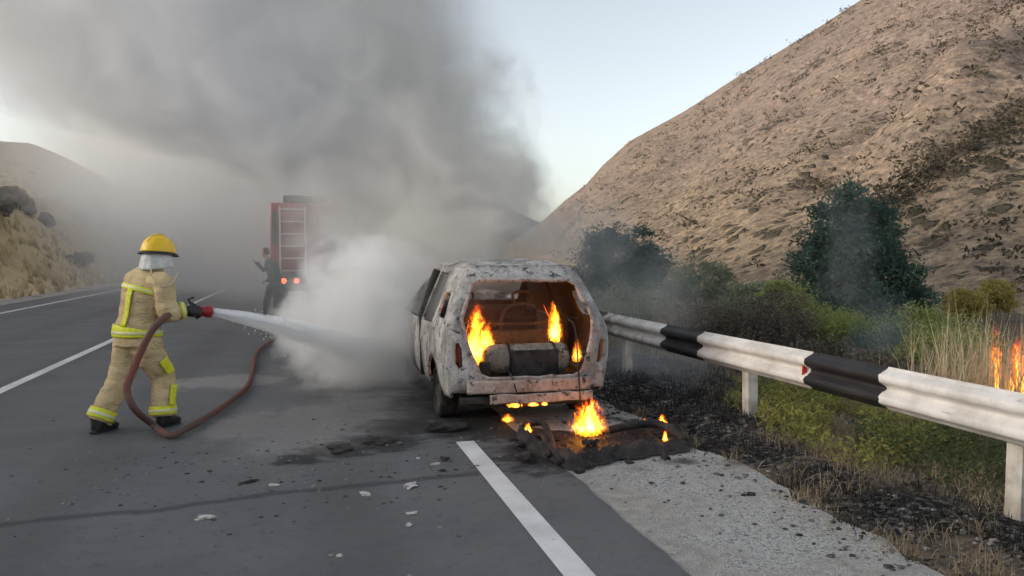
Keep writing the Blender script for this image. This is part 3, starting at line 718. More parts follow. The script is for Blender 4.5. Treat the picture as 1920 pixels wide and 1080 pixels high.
# boots, gloves
for nm, a in (('L', ankL), ('R', ankR)):
    m = MB(); m.tube([a+Z*.12, a+Z*.02, a-Z*.04], [.075,.066,.064], 14); m.tube([a-Z*.055-FWD*.055, a-Z*.05, a-Z*.045+FWD*.08, a-Z*.058+FWD*.165, a-Z*.068+FWD*.205], [(.036,.045),(.046,.052),(.05,.052),(.036,.050),(.022,.03)], 14, side=Z)
    b = remeshed('boot', m, .010, M['black'], ff, 2); m2 = MB()
    m2.tube([a-Z*.088-FWD*.075, a-Z*.088+FWD*.06, a-Z*.088+FWD*.195], [(.012,.036),(.012,.044),(.012,.030)], 12, side=Z); m2.build('sole', M['black'], b)
for w_, u, fl, e in ((wrR, Z*.5+SID*.9, 1, elR), (wrL, Z*.4-SID*.9, -1, elL)):
    m = MB(); hand(m, w_, noz1-noz0, u, 1.0, 1.22, fl); m.tube([w_-(w_-e).normalized()*.05, w_, w_+(noz1-noz0).normalized()*.02], [.045,.038,.032], 12)
    remeshed('glove', m, .0065, M['black'], ff, 2)
# helmet
hx = Matrix((SID, FWD, Z)).transposed()
tilt = hx @ Matrix.Rotation(R(-6), 3, 'X')
hc = headc + Z*.035
hm = MB(); prof = [(.001,.142),(.05,.138),(.09,.120),(.122,.085),(.140,.04),(.147,.0),(.150,-.02),(.143,-.02),(.138,.0)]
hm.lathe(prof, 30, (0,0,0)); hm.v = [tuple(hc + tilt @ Vector((x*.95, y*1.10, z))) for x, y, z in hm.v]
helmet = hm.build('helmet', M['helmet'], ff)
bm_ = MB(); n = 40
for r_, z_ in ((.143,-.006),(.168,-.030),(.172,-.036),(.143,-.024)):
    for j in range(n):
        a = 2*math.pi*j/n; k = 1.08 + .10*max(0, math.sin(a)); bm_.v.append(tuple(hc + tilt @ Vector((r_*.96*math.cos(a), r_*k*math.sin(a), z_))))
bm_.f = [(i*n+j, i*n+(j+1)%n, ((i+1)%4)*n+(j+1)%n, ((i+1)%4)*n+j) for i in range(4) for j in range(n)]
bm_.build('brim', M['black'], helmet)
rg = MB(); rg.tube([hc + tilt @ Vector((0, y, z)) for y, z in ((-.135,.075),(-.09,.125),(-.03,.150),(.04,.150),(.10,.122),(.14,.075))], [(.012,.012)]*6, 8); rg.build('crest', M['helmet'], helmet)
# neck flap, straps, face shield
fl = MB(); n = 26; rows = 8
for i in range(rows+1):
    t = i/rows
    for j in range(n+1):
        a = math.pi*1.12 + math.pi*.76*(j/n) if False else R(-195) + R(210)*(j/n)
        r_ = .125 + .028*t + .008*math.sin(j*1.7)*t; z_ = .005 - .155*t + .02*t*math.sin(a)
        fl.v.append(tuple(hc + hx @ Vector((r_*.95*math.cos(a), r_*1.05*math.sin(a) - .012*t, z_))))
fl.f = [(i*(n+1)+j, i*(n+1)+j+1, (i+1)*(n+1)+j+1, (i+1)*(n+1)+j) for i in range(rows) for j in range(n)]
raw(fl, 'neck_flap', M['flap'], ff, .006, False)
cl = MB(); cl.tube(catmull([neck-Z*.02, neck+Z*.03, neck+Z*.065], 3), [.088,.084,.080,.079,.078,.077,.076], 20); cl.build('collar', M['black'], ff)
st = MB(); st.tube(catmull([hc+hx@Vector((.125,.02,-.02)), hc+hx@Vector((.105,.05,-.09)), hc+hx@Vector((.03,.085,-.15)), hc+hx@Vector((-.105,.05,-.09)), hc+hx@Vector((-.125,.02,-.02))], 5), [(.004,.011)]*21, 6); st.build('chin_strap', M['nozzle'], helmet)
co = MB(); co.tube(catmull([P(283,505,6.93), P(287,524,6.86), P(303,538,6.84), P(322,532,6.86), P(334,512,7.0)], 6), .006, 6); co.build('safety_cord', M['cord'], ff)
# ---- hose and nozzle
hose = empty('fire_hose', base); tag(hose, 'dusty red fire hose looping from the firefighter across the road', 'hose')
hp = [noz0, P(330,586,7.02), P(306,597,6.80), P(282,625,6.74), P(262,664,6.72), P(245,705,6.66), P(238,732,6.62), P(252,766,6.62)]
g2 = [(285,799), (318,816), (350,803), (380,787), (432,752), (465,722), (474,690), (481,662), (505,642), (545,628), (600,622), (640,612)]
hp += [G(a, b, .045) - base for a, b in g2]
hp[8] += Z*.02
hq = catmull(hp, 7); hm_ = MB(); hm_.tube(hq, [.030 + .003*noise.noise(p*6) for p in hq], 12); hm_.build('hose_line', M['hose'], hose)
d = (noz1-noz0).normalized()
nz = MB(); nz.tube([noz0-d*.02, noz0+d*.05, noz0+d*.06, noz0+d*.11], [.030,.030,.038,.036], 16); nz.build('coupling', M['black'], hose)
nz = MB(); L = (noz1-noz0).length; nz.tube([noz0+d*.11, noz0+d*.125, noz1-d*.07, noz1-d*.05, noz1-d*.012, noz1], [.036,.046,.046,.055,.056,.048], 20); nz.build('nozzle', M['nozzle'], hose)
nz = MB(); nz.tube([noz0+d*.06+Z*.03, noz0+d*.02+Z*.10, noz0+d*.07+Z*.12], [.010]*3, 8); nz.build('valve_handle', M['black'], hose)

# ---- bystander seen through the smoke
M['teal'] = simple('dark_teal_cloth', (.010, .030, .030), (.014, .036, .038), 5, .9, .3, .005)
M['navy'] = simple('dark_navy_cloth', (.012, .015, .022), (.02, .023, .03), 5, .9, .3, .005)
M['hair'] = simple('dark_hair', (.014, .012, .010), (.02, .018, .015), 30, .7, .4, .004)
b2 = G(516, 592); b2.z = 0; DD = (b2-EYE).dot(FW)
by = empty('person', b2); tag(by, 'bystander in dark clothes standing in the smoke beside the fire engine', 'person')
def Q(px, py, dd=0): return W(px, py, DD+dd) - b2
fw2 = -RT; sd2 = Vector((-fw2.y, fw2.x, 0))
pel2, ch2, nk2, hd2 = Q(516, 536), Q(512, 505), Q(503, 487), Q(497, 474)
m = MB(); m.tube([pel2-Z*.05, pel2+Z*.1, ch2, ch2.lerp(nk2,.7), nk2], [(.12,.16),(.12,.15),(.13,.19),(.11,.16),(.055,.055)], 16, side=fw2)
m.tube([nk2, hd2-Z*.05], [.055,.06], 10); m.tube([hd2-Z*.11+fw2*.05, hd2-Z*.06+fw2*.02, hd2, hd2+Z*.07, hd2+Z*.105], [.03,.07,.088,.075,.02], 14)
l1 = [Q(508,540,.1), Q(500,566,.12), Q(499,590,.12)]; l2 = [Q(524,540,-.1), Q(541,562,-.12), Q(551,587,-.1)]
for l in (l1, l2): m.tube(l, [.09,.065,.045], 10); m.tube([l[2], l[2]-Z*.03+fw2*.1], [.045,.03], 8)
a1 = [Q(508,494,.2), Q(494,506,.22), Q(480,492,.2)]; a2 = [Q(512,496,-.2), Q(516,520,-.25), Q(500,526,-.22)]
for a in (a1, a2): m.tube(a, [.055,.045,.035], 10); hand(m, a[2], a[2]-a[1], Z, .5)
remeshed('body', m, .014, M['skin'], by, 2)
m = MB(); m.tube([pel2-Z*.08, pel2+Z*.1, ch2, ch2.lerp(nk2,.75), nk2+Z*.01], [(.16,.19),(.155,.185),(.17,.225),(.15,.19),(.08,.08)], 18, side=fw2)
for a in (a1, a2): m.tube([ch2.lerp(nk2,.6), *a], [.09,.085,.07,.055], 12)
remeshed('jacket', m, .02, M['teal'], by, 2, .012, 6, 3)
m = MB()
for l in (l1, l2): m.tube([pel2.lerp(l[0],.7), l[0], l[1], l[2]], [.12,.125,.095,.075], 12)
remeshed('trousers', m, .02, M['navy'], by, 2, .01, 6, 5)
for l in (l1, l2):
    m = MB(); m.tube([l[2]-fw2*.05-Z*.05, l[2]-Z*.03, l[2]-Z*.06+fw2*.18], [(.03,.045),(.06,.05),(.03,.04)], 10); m.build('shoe', M['black'], by)
m = MB(); m.tube([hd2-fw2*.06-Z*.05, hd2-fw2*.03+Z*.03, hd2+Z*.08, hd2+fw2*.05+Z*.095], [.06,.09,.08,.03], 12); m.build('hair', M['hair'], by)
# ================================================================== GUARD RAIL
RX = G(1900, 985).x + .02
def mat_rail():
    t = NT('striped_rail_paint'); p = t.pos(); x, y, z = t.xyz(p)
    yy = t.ma('ADD', y, t.ma('MULTIPLY', t.ma('SUBTRACT', t.noise(p, 26, 3), .5), .05))
    ph = t.ma('MODULO', t.ma('ADD', t.ma('SUBTRACT', yy, Y0), 265), 2.65)                   # black 0..0.86, white after
    blk = t.ma('LESS_THAN', ph, .86)
    n = t.noise(p, 3.2, 5, .65); sp = t.noise(p, 60, 3, .7); dr = t.noise(t.vm('MULTIPLY', p, (1, .6, 4)), 6, 5, .7)
    wh = t.mix(t.mr(n, .35, .72), (.72, .70, .68), (.50, .47, .44)); wh = t.mix(t.ma('MULTIPLY', t.mr(dr, .58, .72), .55), wh, (.24, .20, .17))
    wh = t.mix(t.mr(sp, .70, .74), wh, (.10, .08, .07))
    far = t.mr(y, 8.2, 10.5); wh = t.mix(t.ma('MULTIPLY', far, t.mr(t.noise(p, 5, 5, .7), .35, .6)), wh, (.10, .095, .09))     # scorched beside the car
    bk = t.mix(t.mr(n, .4, .7), (.016, .016, .018), (.035, .034, .034))
    t.bsdf(t.mix(blk, wh, bk), .55, t.ma('ADD', sp, n), .12, .004, .4); return t.m
Y0 = 0
for k in range(400):                                                                              # where the near edge of a black band meets the rail
    yv = 3 + k*.01
    if proj((RX-.06, yv, .62))[0] < 1652: Y0 = yv; break
M['rail'] = mat_rail(); M['post'] = simple('post_paint', (.60, .57, .52), (.38, .34, .29), 7, .75, .3, .006, .2, obj=False)
M['reflector'] = simple('red_reflector', (.62, .05, .025), (.5, .03, .015), 20, .3, .1, .002, .6)
M['bolt'] = simple('dark_bolt', (.06, .05, .045), (.1, .08, .06), 30, .7, .2, .002)
rail = empty('guard_rail', (RX, 0, 0)); tag(rail, 'black and white striped steel guard rail beside the burning car', 'guard rail')
prof = [(.004,0),(.0,.012),(-.022,.028),(-.068,.048),(-.080,.062),(-.080,.096),(-.068,.110),(-.016,.140),(-.008,.155),(-.016,.170),(-.068,.200),(-.080,.214),(-.080,.248),(-.068,.262),(-.022,.282),(0,.298),(.004,.310)]
def rail_z(y): return .475 + .012*noise.noise(Vector((y*.3, 2, 0)))
for (ya, yb, off) in ((-3.0, 8.72, 0), (8.66, 13.0, 0), (12.94, 22, .004), (21.9, 44, 0)):
    m = MB(); n = int((yb-ya)/.12); k = len(prof)
    for i in range(n+1):
        y = ya + (yb-ya)*i/n
        for dx, dz in prof: m.v.append((dx - off + .012*noise.noise(Vector((y*.6, dz*3, 1))), y, rail_z(y) + dz))
    m.f = [(i*k+j, (i+1)*k+j, (i+1)*k+j+1, i*k+j+1) for i in range(n) for j in range(k-1)]
    o = raw(m, 'beam', M['rail'], rail, 0); sd_ = o.modifiers.new('sheet', 'SOLIDIFY'); sd_.thickness = .005; sd_.offset = 1
for i, y in enumerate((-2.2, .70, 3.62, 6.53, 9.44, 12.35, 15.26, 18.2, 21.1, 24, 27, 30)):
    m = MB(); ln = (.0, .02, -.012, .035, .01, 0, .02, -.01, 0, .01, 0, 0)[i]; b = .055; z0, z1 = -.25, rail_z(y)+.20
    c = [(-b, -.05), (b, -.05), (b, .05), (b-.012, .05), (b-.012, -.038), (-b+.012, -.038), (-b+.012, .05), (-b, .05)]
    m.v = [(.085 + y_, y + x_ + ln*(z-.4), z) for z in (z0, z1) for x_, y_ in c]; q = len(c)
    m.f = [(j, (j+1) % q, q+(j+1) % q, q+j) for j in range(q)] + [tuple(range(q)), tuple(q+j for j in reversed(range(q)))]
    m.build('post', M['post'], rail, smooth=False)
    MB().box((.028, y, rail_z(y)+.155), (.055, .09, .10)).build('spacer', M['post'], rail, smooth=False)
for i, y in enumerate((Y0 + .90 + 2.65*j for j in (-1, 0, 2))):
    rf = MB(); rf.box((-.040, y, rail_z(y)+.155), (.05, .012, .085)); rf.build('reflector', M['reflector'], rail, bevel=.004)
for ya in (8.69, 12.97):
    for dy in (-.10, .10):
        for dz in (.078, .232): MB().lathe([(.008,0),(.008,.004),(.005,.007),(.002,.008)], 8, (-.086, ya+dy, rail_z(ya)+dz), Matrix.Rotation(-math.pi/2, 3, 'Y')).build('bolt', M['bolt'], rail)

# ================================================================== FIRE ENGINE
M['engine'] = simple('fire_engine_red', (.30, .014, .024), (.24, .010, .017), 2, .4, .05, .003, .5)
M['chassis'] = simple('dark_chassis', (.018, .018, .02), (.03, .03, .03), 6, .7, .2, .004)
M['offwhite'] = simple('ladder_paint', (.62, .58, .56), (.52, .48, .46), 8, .5, .1, .002)
def mat_lit(name, col, s):
    t = NT(name); t.bsdf(col, .3, emit=col, estr=s); return t.m
M['litred'] = mat_lit('lit_red_lamp', (1, .12, .04), 1.3)
tp = at_lat(588, 21.6); tp.z = 0
fe = empty('fire_engine', tp); tag(fe, 'red fire engine with lit tail lamps half hidden by smoke', 'fire engine')
MB().box((0, 2.6, 2.05), (2.30, 5.0, 1.90)).build('body', M['engine'], fe, bevel=.06)
MB().box((0, 6.15, 1.75), (2.26, 1.9, 2.1)).build('cab', M['engine'], fe, bevel=.16)
MB().box((0, 7.12, 2.15), (1.9, .02, .75)).build('windscreen', M['glass'], fe, bevel=.006)
MB().box((0, 3.6, .82), (1.0, 6.6, .35)).build('chassis', M['chassis'], fe, bevel=.03)
MB().box((0, .02, .80), (2.3, .14, .50)).build('rear_bumper', M['chassis'], fe, bevel=.02)
for sg in (1, -1):
    for y in (1.2, 5.7): wheel(fe, (sg*.98, y, .5), .5, .28, M['rubber'], M['steel'], .28)
    for y in (.9, 2.35, 3.8): MB().box((sg*1.158, y, 2.0), (.02, 1.25, 1.4)).build('locker_shutter', M['alloy'], fe, bevel=.008)
    MB().box((sg*1.3, 6.9, 2.2), (.18, .1, .45)).build('wing_mirror', M['chassis'], fe, bevel=.02)
    MB().box((sg*1.138, 6.3, 2.15), (.02, .9, .65)).build('side_window', M['glass'], fe, bevel=.006)
lad = empty('ladder', (-.55, 0, 0), 0, fe)
for x in (-.34, .34): MB().box((x, .045, 1.95), (.05, .05, 1.9)).build('ladder_rail', M['offwhite'], lad, bevel=.008)
for i in range(6): MB().box((0, .048, 1.12+.34*i), (.64, .03, .035)).build('rung', M['offwhite'], lad)
MB().box((.62, .09, 1.95), (.9, .03, 1.5)).build('rear_shutter', M['alloy'], fe, bevel=.01)
MB().box((-1.05, .05, 2.3), (.14, .10, .9)).build('tool_box', M['chassis'], fe, bevel=.02)
for x in (-.80, -.46, .95): MB().lathe([(.075,0),(.075,.03),(.06,.05),(.01,.055)], 16, (x, -.055, .84), Matrix.Rotation(math.pi/2, 3, 'X')).build('tail_light', M['litred'], fe)
MB().box((-.2, 1.6, 3.12), (1.2, 2.6, .20)).build('roof_locker', M['chassis'], fe, bevel=.04)
hr = MB(); hr.tube([(-.5, 1.0, 3.22), (-.5, 5.4, 3.22)], .07, 8); hr.build('suction_hose', M['chassis'], fe)

# ================================================================== BURNT DEBRIS ON THE ROAD
def lump(name, loc, d, mat, seed, amp=.35, sub_=2, rz=0, parent=None):
    b = bmesh.new(); bmesh.ops.create_icosphere(b, subdivisions=sub_, radius=.5)
    for v in b.verts:
        k = v.co*3.1 + Vector((seed*3.7, seed*1.3, 0)); v.co *= 1 + amp*noise.noise(k) + amp*.5*noise.noise(k*2.3)
        v.co = Vector((v.co.x*d[0], v.co.y*d[1], max(-.32, v.co.z)*d[2]))
    m = bpy.data.meshes.new(name); b.to_mesh(m); b.free(); m.materials.append(mat)
    o = bpy.data.objects.new(name, m); o.location = loc; o.rotation_euler = (0,0,rz); return link(o, parent)
M['ashwhite'] = simple('white_ash_flake', (.58, .56, .53), (.40, .38, .36), 22, .9, .6, .01)
def mat_melt():
    t = NT('melted_plastic'); p = t.obj(); n = t.noise(p, 5, 6, .7, 1.5); f = t.noise(p, 24, 4, .7)
    col = t.mix(t.mr(n, .4, .65), (.010, .009, .009), (.045, .034, .031)); col = t.mix(t.ma('MULTIPLY', t.mr(f, .60, .7), .5), col, (.13, .11, .10))
    t.bsdf(col, .6, t.ma('ADD', n, f), .9, .03, .4); return t.m
M['melt'] = mat_melt()
mc = G(1125, 846); mel = empty('melted_bumper', (mc.x, mc.y, 0)); tag(mel, 'charred melted bumper smouldering on the road behind the car', 'car part')
m = MB(); nu, nv = 70, 22
front = [G(a, b) for a, b in ((962,838),(985,848),(1020,862),(1060,880),(1100,880),(1150,866),(1210,858),(1255,852),(1296,846))]
backp = [G(a, b) for a, b in ((975,818),(1000,812),(1050,808),(1090,812),(1130,812),(1170,806),(1220,800),(1255,800),(1290,812))]
fr, bk_ = catmull(front, 10), catmull(backp, 10)
def pick(l, t): i = min(len(l)-2, int(t*(len(l)-1))); return l[i].lerp(l[i+1], t*(len(l)-1)-i)
for i in range(nu+1):
    t = i/nu; A, B = pick(fr, t), pick(bk_, t)
    for j in range(nv+1):
        s_ = j/nv; p = A.lerp(B, s_); e = min(1, min(s_, 1-s_)*7)*min(1, min(t, 1-t)*14)
        h = .035 + .075*math.exp(-((s_-.16)/.12)**2) + .05*math.exp(-((s_-.8)/.16)**2)*smooth01(.45, .7, t) + .07*math.exp(-((t-.10)/.07)**2)
        h += .055*fbm((p.x*7, p.y*7, 1), 5) + .03*noise.noise(Vector((p.x*24, p.y*24, 3))) - .035
        p = p + Vector((.03*noise.noise(p*7), .05*noise.noise(p*7+Vector((4,0,0))), 0))
        m.v.append((p.x-mc.x, p.y-mc.y, max(.008, h*e + .004)))
m.f = [(i*(nv+1)+j, (i+1)*(nv+1)+j, (i+1)*(nv+1)+j+1, i*(nv+1)+j+1) for i in range(nu) for j in range(nv)]
m.build('sheet', M['melt'], mel)
def bar(pts, r, name, mat=None, par=None):
    q = catmull(pts, 6); m = MB(); m.tube(q, [r*(1+.25*noise.noise(p*20)) for p in q], 9); return m.build(name, mat or M['melt'], par)
rel = lambda px, py, z: G(px, py) - Vector((mc.x, mc.y, 0)) + Vector((0,0,z))
bar([rel(972,842,.03), rel(992,826,.13), rel(1020,826,.14), rel(1036,850,.06), rel(1052,874,.03)], .028, 'bent_bar', None, mel)
bar([rel(1000,836,.05), rel(1018,840,.10), rel(1030,862,.03)], .022, 'bent_bar', None, mel)
bar([rel(1140,826,.09), rel(1190,822,.12), rel(1240,820,.11), rel(1284,836,.05)], .035, 'bent_bar', None, mel)
for i, (px, py, w_, h_, nm, lb, mt) in enumerate((
    (386,972,.085,.035,'ash_flake','pale ash flake alone on the asphalt, nearest the left edge','ashwhite'), (768,912,.10,.045,'ash_flake','largest pale ash flake on the lane behind the car','ashwhite'),
    (684,927,.065,.03,'ash_flake','pale ash flake just left of the largest flake','ashwhite'), (772,963,.055,.02,'ash_flake','thin pale flake below the largest flake','ashwhite'),
    (767,985,.045,.025,'ash_flake','small round pale flake, lower of a close pair','ashwhite'), (513,910,.06,.02,'ash_flake','small flat pale flake beside a black crumb','ashwhite'),
    (817,871,.05,.03,'ash_flake','pale flake touching a black crumb near the line','ashwhite'), (637,1043,.035,.02,'ash_flake','tiny pale flake at the bottom of the lane','ashwhite'), (785,860,.03,.02,'ash_flake','tiny pale crumb between the line and the sooty patch','ashwhite'),
    (470,904,.085,.03,'charred_lump','black charred crumb alone on the left of the lane','char'), (835,863,.075,.05,'charred_lump','black charred crumb close beside the white line','char'), (829,884,.04,.03,'charred_lump','tiny black crumb below the other one near the line','char'),
    (708,828,.24,.05,'charred_lump','flat black charred patch left of the rear wheel','char'), (640,842,.20,.04,'charred_lump','flat black charred strip farthest left of the wheel','char'))):
    g = G(px, py); o = lump(nm, (g.x, g.y, h_*.18), (w_*1.25, w_*.75, h_*.55), M[mt], i+2, .85, 3, i*1.1); tag(o, lb, 'debris', 'debris scattered on the lane')
g = G(836, 806); tag(lump('tyre_remains', (g.x, g.y, .03), (.36, .26, .09), M['char'], 31, .4, 3), 'black melted tyre remains below the left rear wheel', 'debris')
rb = random.Random(77)
for i in range(26):                                       # crumbs of charred plastic broken off the bumper
    t = rb.random(); P_ = pick(fr, t).lerp(pick(bk_, t), rb.uniform(-.35, 1.35)) - Vector((mc.x, mc.y, 0)); s_ = rb.uniform(.04, .13)
    lump('charred_crumb', (P_.x, P_.y, .03 + .05*rb.random()), (s_*1.4, s_*.8, s_*.55), M['melt'], 100+i, .7, 2, rb.random()*6, mel)
# loose rubble and ash on the scorched strip, too small and many to count
rnd = random.Random(5)
def rubble(name, n, region, size, mat, label, zoff=0):
    m = MB()
    b = bmesh.new(); bmesh.ops.create_icosphere(b, subdivisions=1, radius=.5); V0 = [v.co.copy() for v in b.verts]; F0 = [tuple(v.index for v in f.verts) for f in b.faces]; b.free()
    for i in range(n):
        x, y = region(rnd); s_ = rnd.uniform(*size); s_ *= rnd.choice((.5,.7,1,1,1.4)); sd_ = rnd.random()*50; a = rnd.random()*6.3
        fl_ = rnd.uniform(.35,.8); vs = []
        for v in V0:
            q = v*(1+.55*noise.noise(v*2.5+Vector((sd_,0,0)))); vs.append((x+(q.x*math.cos(a)-q.y*math.sin(a))*s_*1.3, y+(q.x*math.sin(a)+q.y*math.cos(a))*s_, max(gh(x,y), -.012 if x < 3.1 else -1e9)+zoff+(q.z*fl_+.22)*s_))
        m.add(vs, F0)
    o = m.build(name, mat, smooth=False, fix=False); return tag(o, label, kind='stuff')
def mat_rub():
    t = NT('ashy_rubble'); p = t.pos(); n = t.noise(p, 9, 3)
    t.bsdf(t.ramp(n, [(.3, (.02,.02,.02)), (.48, (.07,.066,.062)), (.58, (.20,.19,.18)), (.7, (.38,.36,.34))]), .95, t.noise(p, 40, 3), .5, .01, .1); return t.m
M['rubble'] = mat_rub()
rubble('ash_rubble', 2600, lambda r: (r.gauss(3.55, .45), r.uniform(3.0, 9.8)), (.008, .036), M['rubble'], 'grey and black ash rubble on the scorched strip')
rubble('gravel_stones', 1700, lambda r: (r.triangular(1.78, 3.1, 1.95), r.uniform(2.2, 8)), (.005, .019), simple('stone', (.44,.43,.41), (.26,.25,.24), 5, .9, obj=False), 'loose gravel stones on the shoulder')
rubble('road_grit', 2200, lambda r: (r.gauss(.1, 1.0), r.gauss(6.0, .75)), (.005, .024), M['rubble'], 'fine burnt grit on the lane beside the car', .004)
# ================================================================== VEGETATION
def leaf(mb, c, s_, rnd, up=.3):
    a = Vector((rnd.gauss(0,1), rnd.gauss(0,1), rnd.gauss(0,1)+up)).normalized(); b = a.orthogonal().normalized()
    b = (Matrix.Rotation(rnd.random()*6.28, 3, a) @ b); d = a.cross(b); w = s_*rnd.uniform(.32,.5); L = s_*rnd.uniform(.7,1.2)
    n = len(mb.v); mb.v += [tuple(c - b*L*.5), tuple(c + d*w*.5), tuple(c + b*L*.5), tuple(c - d*w*.5)]; mb.f.append((n, n+1, n+2, n+3))
def crown(lobes, clumps, per, size, rnd, clump_r=.28, hollow=.45):
    """leaf clumps spread through the lobes' volume: (centre, radii)"""
    mb = MB(); vol = [r[0]*r[1]*r[2] for c, r in lobes]; cs = []
    for _ in range(clumps):
        c, r = rnd.choices(lobes, vol)[0]
        u = Vector((rnd.gauss(0,1), rnd.gauss(0,1), rnd.gauss(0,1))).normalized()*(hollow+(1-hollow)*rnd.random()**.6)*rnd.uniform(.85,1.12)
        q = Vector((c[0]+u.x*r[0], c[1]+u.y*r[1], c[2]+u.z*r[2])); cs.append(q); cr = clump_r*rnd.uniform(.6,1.4)
        for _ in range(int(per*rnd.uniform(.6,1.4))):
            o = Vector((rnd.gauss(0,1), rnd.gauss(0,1), rnd.gauss(0,.8)))*cr*.6; leaf(mb, q+o, size, rnd)
    return mb, cs
def plant(name, label, cat, base, lobes, clumps, per, size, lm, bm_, seed, group=None, trunk=.1, limbs=9, clump_r=.28, hollow=.45, crown_name='crown', trunk_name='trunk', kinds=None):
    rnd = random.Random(seed); base = Vector(base)
    root = empty(name, base); tag(root, label, cat, group)
    lobes = [(Vector(c)-base, r) for c, r in lobes]
    mb, cs = crown(lobes, clumps, per, size, rnd, clump_r, hollow); mb.build(crown_name, lm, root, smooth=False, fix=False)
    top = max(lobes, key=lambda l: l[0].z); tr_ = MB()
    tp_ = top[0]; mid = tp_*.45 + Vector((rnd.uniform(-.1,.1), rnd.uniform(-.1,.1), 0))
    tr_.tube(catmull([(0,0,-.3), Vector((0,0,0)), mid, tp_], 4), [trunk*(1.25 - 1.0*i/12) for i in range(13)], 8)
    for i in range(limbs):
        e = rnd.choice(cs); s_ = mid*rnd.uniform(.25,1.3); s_ = s_ if s_.length < tp_.length else mid
        k = s_.lerp(e,.5) + Vector((0,0,.12*rnd.random())); tr_.tube([s_, k, e], [trunk*.45, trunk*.28, trunk*.10], 6)
    remeshed(trunk_name, tr_, max(.018, trunk*.28), bm_, root, 1) if trunk > .06 else tr_.build(trunk_name, bm_, root)
    return root
M['leaf_dark'] = leafmat('dark_blue_green_leaves', (.05, .095, .075), (.10, .155, .12), .9)
M['leaf_green'] = leafmat('green_leaves', (.19, .25, .07), (.30, .34, .12), 1.5)
M['leaf_grey'] = leafmat('grey_green_leaves', (.15, .185, .125), (.22, .245, .165), 1.2)
M['leaf_yellow'] = leafmat('yellowing_leaves', (.34, .30, .08), (.42, .34, .12), 1.5)
M['twig'] = leafmat('dry_grey_twigs', (.12, .10, .078), (.20, .165, .12), 1.5, .15)
M['twig_dark'] = leafmat('scorched_twigs', (.08, .072, .06), (.15, .128, .10), 1.5, .1)
M['straw'] = leafmat('dry_straw', (.52, .44, .30), (.38, .31, .20), 2.5, .3)
M['strawbr'] = leafmat('brown_dry_grass', (.33, .27, .185), (.20, .165, .115), 3, .25)
M['burntgrass'] = leafmat('burnt_grass', (.014, .013, .013), (.05, .046, .042), 6, .05)
M['bark'] = simple('grey_bark', (.13, .105, .085), (.07, .055, .045), 12, .95, .8, .02)
def L(px, py, d, rx, rz, ry=None): return (W(px, py, d), (rx, ry or rx, rz))
def foot(px, d):
    p = at_lat(px, d); return Vector((p.x, p.y, gh(p.x, p.y)))
D = 30
plant('tree', 'large dark green tree beyond the guard rail at the mountain foot', 'tree', foot(1605, D),
      [L(1598,385,D,.75,1.05), L(1556,425,D,.85,.95), L(1650,430,D,.8,1.0), L(1600,470,D,1.5,1.2), L(1530,505,D,1.0,1.0), L(1672,520,D,1.05,1.1), L(1720,560,D,.7,.7), L(1600,570,D,1.9,1.0), L(1505,560,D,.6,.7)],
      820, 44, .19, M['leaf_dark'], M['bark'], 3, trunk=.16, limbs=16, clump_r=.30)
D = 40
plant('tree', 'dark tree half veiled by smoke behind the burning car', 'tree', foot(1150, D),
      [L(1118,455,D,.8,.9), L(1150,470,D,1.1,1.2), L(1195,460,D,1.0,.95), L(1215,500,D,1.1,1.0), L(1110,510,D,1.2,1.3), L(1170,530,D,2.0,1.2)],
      480, 40, .21, M['leaf_dark'], M['bark'], 8, trunk=.15, limbs=12, clump_r=.33)
D = 27
plant('bush', 'round grey green bush right of the smoke veiled tree', 'bush', foot(1312, D), [L(1312,528,D,1.15,.8), L(1280,540,D,.8,.7), L(1350,540,D,.75,.65)], 210, 40, .10, M['leaf_grey'], M['bark'], 11, trunk=.05, clump_r=.2, trunk_name='stem', crown_name='foliage')
D = 23
plant('bush', 'pale grey bush just right of the burning car roof', 'bush', foot(1185, D), [L(1185,575,D,1.1,.7), L(1235,590,D,.8,.6), L(1130,585,D,.7,.55)], 170, 36, .10, M['leaf_grey'], M['bark'], 12, trunk=.05, clump_r=.2, trunk_name='stem', crown_name='foliage')
for i, (px, py, rx, rz, d, lm, lb) in enumerate((
    (1515, 600, .80, .55, 17, 'leaf_green', 'bright green bush behind the middle of the guard rail'), (1590, 625, .62, .45, 15.5, 'leaf_green', 'green bush under the large tree, left of the smoke wisp'),
    (1730, 622, .62, .52, 15, 'leaf_green', 'green bush right of the large tree'), (1660, 665, .70, .45, 13.5, 'leaf_dark', 'dark low bush behind the white end of the rail'),
    (1810, 560, .85, .5, 36, 'leaf_yellow', 'yellow green bush at the slope foot on the right'), (1868, 545, .8, .6, 38, 'leaf_yellow', 'yellowing bush farthest right at the slope foot'),
    (1425, 560, .85, .5, 24, 'leaf_grey', 'greyish bush left of the large tree'), (1465, 570, .8, .6, 21, 'leaf_green', 'fresh green bush at the left foot of the large tree'), (1800, 640, .6, .45, 14, 'leaf_green', 'green bush behind the reeds at the right'), (1395, 590, .7, .5, 19, 'leaf_grey', 'grey green bush between the thickets'), (1765, 670, .50, .42, 11.5, 'leaf_green', 'low green bush left of the burning reeds'))):
    plant('bush', lb, 'bush', foot(px, d), [L(px,py,d,rx,rz), L(px-35*17/d,py+20,d,rx*.7,rz*.8), L(px+35*17/d,py+18,d,rx*.7,rz*.8), L(px,py+45*15/d,d,rx,rz)], 300, 36, .075 if d < 20 else .13, M[lm], M['bark'], 40+i, group='bushes beyond the guard rail', trunk=.04, limbs=10, clump_r=.16, trunk_name='stem', crown_name='foliage')
